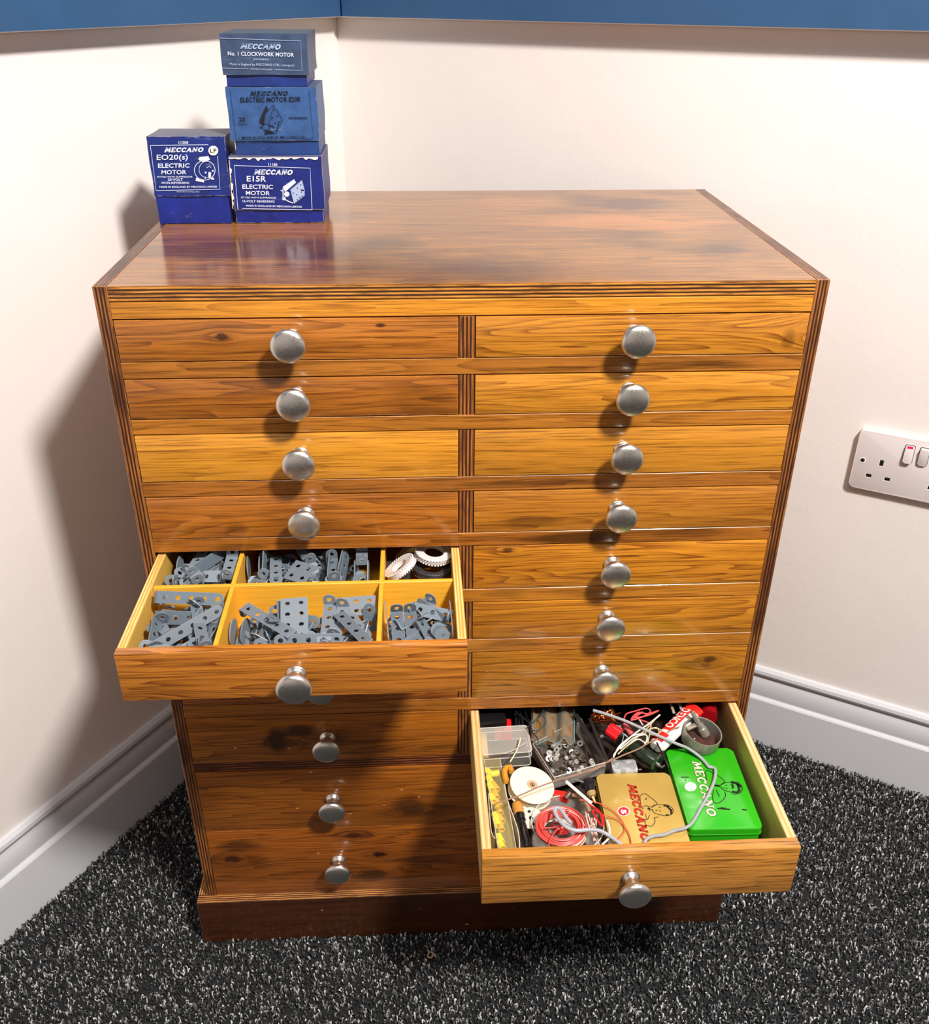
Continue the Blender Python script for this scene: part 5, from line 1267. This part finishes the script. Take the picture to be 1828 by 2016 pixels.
def tput(u, v):   # u 0..1 along the word from the back, v across towards the right
    t = .86 - .50 * u; s_ = -.0140 + .0150 * v; a = math.acos(max(-1, min(1, s_ / .0162)))
    return A + zdir * (L_ * t) + side * (s_) + upd * (.0115 * (1 - t * .25) * math.sin(a) + .0009)
vs_, fs_ = text2d('DENCO', .02)
mb.add([tput(*q) for q in vs_], fs_, 0); obj('printed_lettering', mb, mat('white letters', (240, 232, 224), .4), tb)

# grey ring can with shaft
r = root('metal_cup', pz(*cB(1425, 470), .49), 'round grey metal cup with a spindle and shaft, behind the green tin', 'metal cup')
c = pz(*cB(1425, 425), .546); M = Matrix.Translation(c) @ RX(6) @ RY(8)
mb = MB(); mb.lathe([(.0305, 0), (.0325, .0004), (.0328, -.022), (.031, -.026), (0, -.026), (0, -.023), (.0302, -.023)], 48, 0, M, closed=True)
obj('cup_wall', mb, mat('grey cast metal', (140, 136, 126), .4, .35, var=.1), r)
mb = MB(); mb.lathe([(0, -.0229), (.030, -.0229), (.030, -.0225), (0, -.0225)], 40, 0, M); obj('cup_floor', mb, mat('rusty dark', (70, 40, 30), .6, var=.4, vscale=90), r)
A, B = pz(*cB(1440, 450), .530), pz(*cB(1290, 190), .566); M2, L_ = axis(A, B)
mb = MB(); mb.lathe([(0, -.004), (.0085, -.004), (.0085, .010), (.0070, .012), (.0070, .020), (.0042, .021), (.0042, L_), (.0030, L_ + .001), (0, L_ + .001)], 24, 0, M2); obj('spindle', mb, mat('grey spindle', (164, 158, 144), .3, .6), r)
mb = MB(); mb.box(-.010, .012, -.004, .004, -.002, .003, 0, M @ T(-.018, .012, -.006) @ RZ(30), bev=.0008); mb.tube([M @ Vector((-.022, -.012, -.018)), M @ Vector((-.018, -.014, -.004))], .0018, 8); obj('inner_clip', mb, mat('shiny bracket', (190, 184, 170), .25, .7), r)

# red ribbed cylinder
A, B = pz(*cB(1490, 255), .524), pz(*cB(1490, 20), .524); M, L_ = axis(A, B); mb = MB(); pr = [(0, 0)]
for i in range(22):
    z = L_ * i / 21; pr.append((.0142 if i % 2 else .0150, z))
mb.lathe(pr + [(0, L_)], 30, 0, M); obj('red_cylinder', mb, mat('dark red ribbed', (150, 14, 22), .3, coat=.3), loc=A, label='dark red ribbed cylinder at the back right corner of the drawer', cat='cylinder')
for x in (1075, 1180):
    A, B = pz(*cB(x, 210), .540), pz(*cB(x, 100), .540); mb = MB(); mb.box(-.0024, .0024, 0, (B - A).length, -.001, .001, 0, frame(A, (1, 0, 0), (0, 0, 1)), bev=.0003)
    obj('metal_strip', mb, mat('tan metal', (160, 144, 124), .4), loc=A, label='short tan metal strip behind the glue tube, %s of two' % ('left' if x < 1100 else 'right'), cat='strip')
wire('black_lead', path(cB, [(870, 560, .540), (910, 640, .540), (960, 740, .538), (1010, 860, .530)]), .0013, mat('black wire', (26, 28, 30), .35), 'black lead hanging from the glue tube towards the gold tin')

# front left: screwdriver, perforated disc, probe, sticks
r = root('screwdriver', pz(*cC(500, 870), .50), 'screwdriver with wooden top and black handle between the yellow caps and the dish', 'screwdriver')
A, B = pz(*cC(450, 600), .514), pz(*cC(485, 735), .514); M, L_ = axis(A, B); mb = MB(); mb.lathe([(0, 0), (.0075, .001), (.0088, .008), (.0088, L_), (0, L_)], 24, 0, M); obj('wooden_top', mb, mat('orange wood', (204, 142, 62), .35, coat=.4, var=.12), r)
A, B = pz(*cC(485, 735), .514), pz(*cC(565, 1130), .512); M, L_ = axis(A, B); mb = MB(); mb.lathe([(0, 0), (.0084, 0), (.0084, .004), (.0076, .0045), (.0076, .0075), (.0084, .008), (.0084, .0115), (.0066, .013), (.0080, .022), (.0080, L_ - .012), (.0062, L_ - .008), (.0062, L_), (0, L_)], 24, 0, M); obj('black_handle', mb, mat('gloss black handle', (14, 14, 16), .15, coat=.6), r)
mb = MB(); ctr = pz(*cC(620, 770), .512); Mx = Matrix.Translation(ctr) @ RX(10)
mb.lathe([(.0035, -.0006), (.0190, -.0006), (.0190, .0006), (.0035, .0006)], 40, 0, Mx, closed=True)
for a in (100, 190, 280): mb.lathe([(0, 0), (.0026, 0), (.0026, .0009), (0, .0009)], 16, 1, Mx @ RZ(a) @ T(.0115, 0, 0))
mb.lathe([(0, 0), (.0036, 0), (.0036, .0008), (0, .0008)], 16, 1, Mx)
obj('perforated_disc', mb, [mat('pale grey disc', (204, 198, 186), .4), DARK], loc=ctr, label='pale perforated disc half under the rim of the round dish', cat='disc')
for pts, w_, lb, m_ in (([(290, 260), (330, 520), (460, 900), (485, 1130)], .0016, 'long curved white card edge beside the narrow clear box', mat('white card edge', (216, 208, 196), .6)), ([(120, 480), (150, 900), (200, 1010)], .0012, 'thin pale strip between the narrow clear box and the drawer side', mat('pale strip', (196, 184, 166), .6))):
    P = path(cC, [(x, y, .518) for x, y in pts]); mb = MB()
    for a, b in zip(P[:-1], P[1:]): mb.add([a, b, b + Vector((.0012, 0, 0)), a + Vector((.0012, 0, 0)), a - Vector((0, 0, .03)), b - Vector((0, 0, .03)), b + Vector((.0012, 0, -.03)), a + Vector((.0012, 0, -.03))], [(0, 1, 2, 3), (4, 5, 1, 0), (3, 2, 6, 7), (7, 6, 5, 4)])
    obj('card_strip', mb, m_, loc=P[0], label=lb, cat='card')
mb = MB(); A = pz(*cC(355, 250), .524)
mb.tube([pz(*cC(*q), .526) for q in ((395, 235), (375, 175), (335, 180), (310, 230), (320, 300), (340, 350))], .0048, 10); obj('orange_clip', mb, mat('orange plastic', (216, 148, 50), .35, coat=.3), loc=A, label='curved orange brown handle behind the white reel', cat='handle')
wire('white_stick', [pz(*cC(1025, 345), .542), pz(*cC(1180, 480), .536), pz(*cC(1320, 600), .530)], .0026, mat('white plastic stick', (240, 234, 222), .4), 'thick white stick slanting towards the gold tin behind the dish', 'stick')
r = root('probe', pz(*cC(1290, 420), .50), 'black probe with tan collar beside the gold tin', 'probe')
A, B = pz(*cC(1270, 330), .530), pz(*cC(1310, 465), .526); M, L_ = axis(A, B); mb = MB(); mb.lathe([(0, -.002), (.0085, 0), (.0125, .004), (.0125, .009), (.0085, .012), (.0085, L_), (0, L_)], 26, 0, M); obj('probe_head', mb, mat('matt black knob', (22, 22, 24), .4), r)
A, B = B, pz(*cC(1330, 520), .524); M, L_ = axis(A, B); mb = MB(); mb.lathe([(.0065, 0), (.0078, .001), (.0078, .004), (.0058, .005), (.0058, L_), (0, L_)], 24, 0, M); obj('tan_collar', mb, mat('tan collar', (176, 146, 96), .35), r)
A, B = B, pz(*cC(1370, 600), .518); mb = MB(); mb.tube([A, B], [.0030, .0016], 10); obj('probe_tip', mb, mat('brass tip', (196, 160, 100), .3, .6), r)
wire('dark_rod', [pz(*cC(1130, 320), .538), pz(*cC(1220, 352), .536), pz(*cC(1340, 345), .536)], .0016, STL, 'thin steel rod beside the black probe')
mb = MB(); A = pz(*cC(1060, 485), .520); mb.tube([pz(*cC(1020, 540), .518), pz(*cC(1060, 490), .522), pz(*cC(1095, 455), .524)], [.0040, .0046, .0040], 14); obj('brown_peg', mb, mat('brown peg', (96, 66, 52), .35), loc=A, label='brown rounded peg behind the round dish', cat='peg')
mb = MB(); A = pz(*cC(960, 495), .516); mb.box(-.012, .014, -.006, .006, -.01, .003, 0, Matrix.Translation(A) @ RZ(-16), bev=.001); obj('red_block', mb, mat('red print block', (214, 34, 30), .4), loc=A, label='red box corner between the white reel and the brown peg', cat='block')
P = path(cC, [(1100, 500, .524), (1190, 520, .526), (1260, 600, .526), (1300, 700, .522)]); mb = MB()
for a, b in zip(P[:-1], P[1:]): mb.add([a, b, b + Vector((.012, -.004, .002)), a + Vector((.012, -.004, .002))], [(0, 1, 2, 3)])
wire('leather_strap', P, .0035, mat('tan strap', (150, 120, 92), .5), 'tan rounded strap behind the round dish', 'strap'); mb.b.free()
A, B = pz(*cA(1020, 860), .500), pz(*cA(860, 720), .500)
for i_, (a, b, lb) in enumerate((((790, 640), (1010, 1020), 'dark brown strip left of the clear tray'), ((860, 700), (1060, 1080), 'black strip under the left edge of the clear tray'))):
    A, B = pz(*cA(*a), .516), pz(*cA(*b), .514); mb = MB(); mb.box(0, (B - A).length, -.004, .004, -.01, .001, 0, frame(A, B - A, (0, 0, 1)), bev=.0008); obj('dark_strip', mb, mat('dark brown strip', (62, 44, 36), .45), loc=A, label=lb, cat='strip')
wire('pale_lead', path(cC, [(1500, 800, .530), (1530, 900, .528), (1520, 1000, .524), (1440, 1080, .520)]), .0016, WW, 'white lead between the dish and the gold tin')
wire('pale_lead', path(cC, [(1560, 1010, .520), (1520, 1060, .520), (1560, 1100, .518), (1600, 1060, .5165)]), .0018, STL, 'bent steel pin at the front between the dish and the gold tin')
# ================================================================== LIGHT
def area(name, loc, target, size, power, col=(1, .93, .84), spread=180, shape='DISK'):
    d = bpy.data.lights.new(name, 'AREA'); d.shape = shape; d.size = size * S; d.energy = power; d.color = col; d.spread = math.radians(spread)
    o = bpy.data.objects.new(name, d); COL.objects.link(o)
    a = Vector(loc); o.location = a * S
    o.rotation_euler = (Vector(target) - a).to_track_quat('-Z', 'Y').to_euler(); return o
area('ceiling_lamp', (1.5, -1.7, 3.45), (.5, .2, .6), .36, 80, (1, .955, .915))
area('fill_light', (.2, -1.6, 3.62), (.2, -1.6, 0), 1.2, 9, (1, .95, .90))  # added soft fill, not a fitting of the room
w = bpy.data.worlds.new('room air'); sc.world = w; w.use_nodes = True
w.node_tree.nodes['Background'].inputs[0].default_value = (.9, .92, 1, 1); w.node_tree.nodes['Background'].inputs[1].default_value = .05

sc.view_settings.view_transform = 'Standard'; sc.view_settings.look = 'None'
sc.view_settings.gamma = 1; sc.view_settings.use_curve_mapping = False; sc.view_settings.exposure = 0.0
sc.cycles.max_bounces = 7; sc.cycles.diffuse_bounces = 4; sc.cycles.glossy_bounces = 3; sc.cycles.transmission_bounces = 4; sc.cycles.transparent_max_bounces = 10
sc.cycles.use_adaptive_sampling = True; sc.cycles.adaptive_threshold = 0.025
sc.cycles.caustics_reflective = False; sc.cycles.caustics_refractive = False
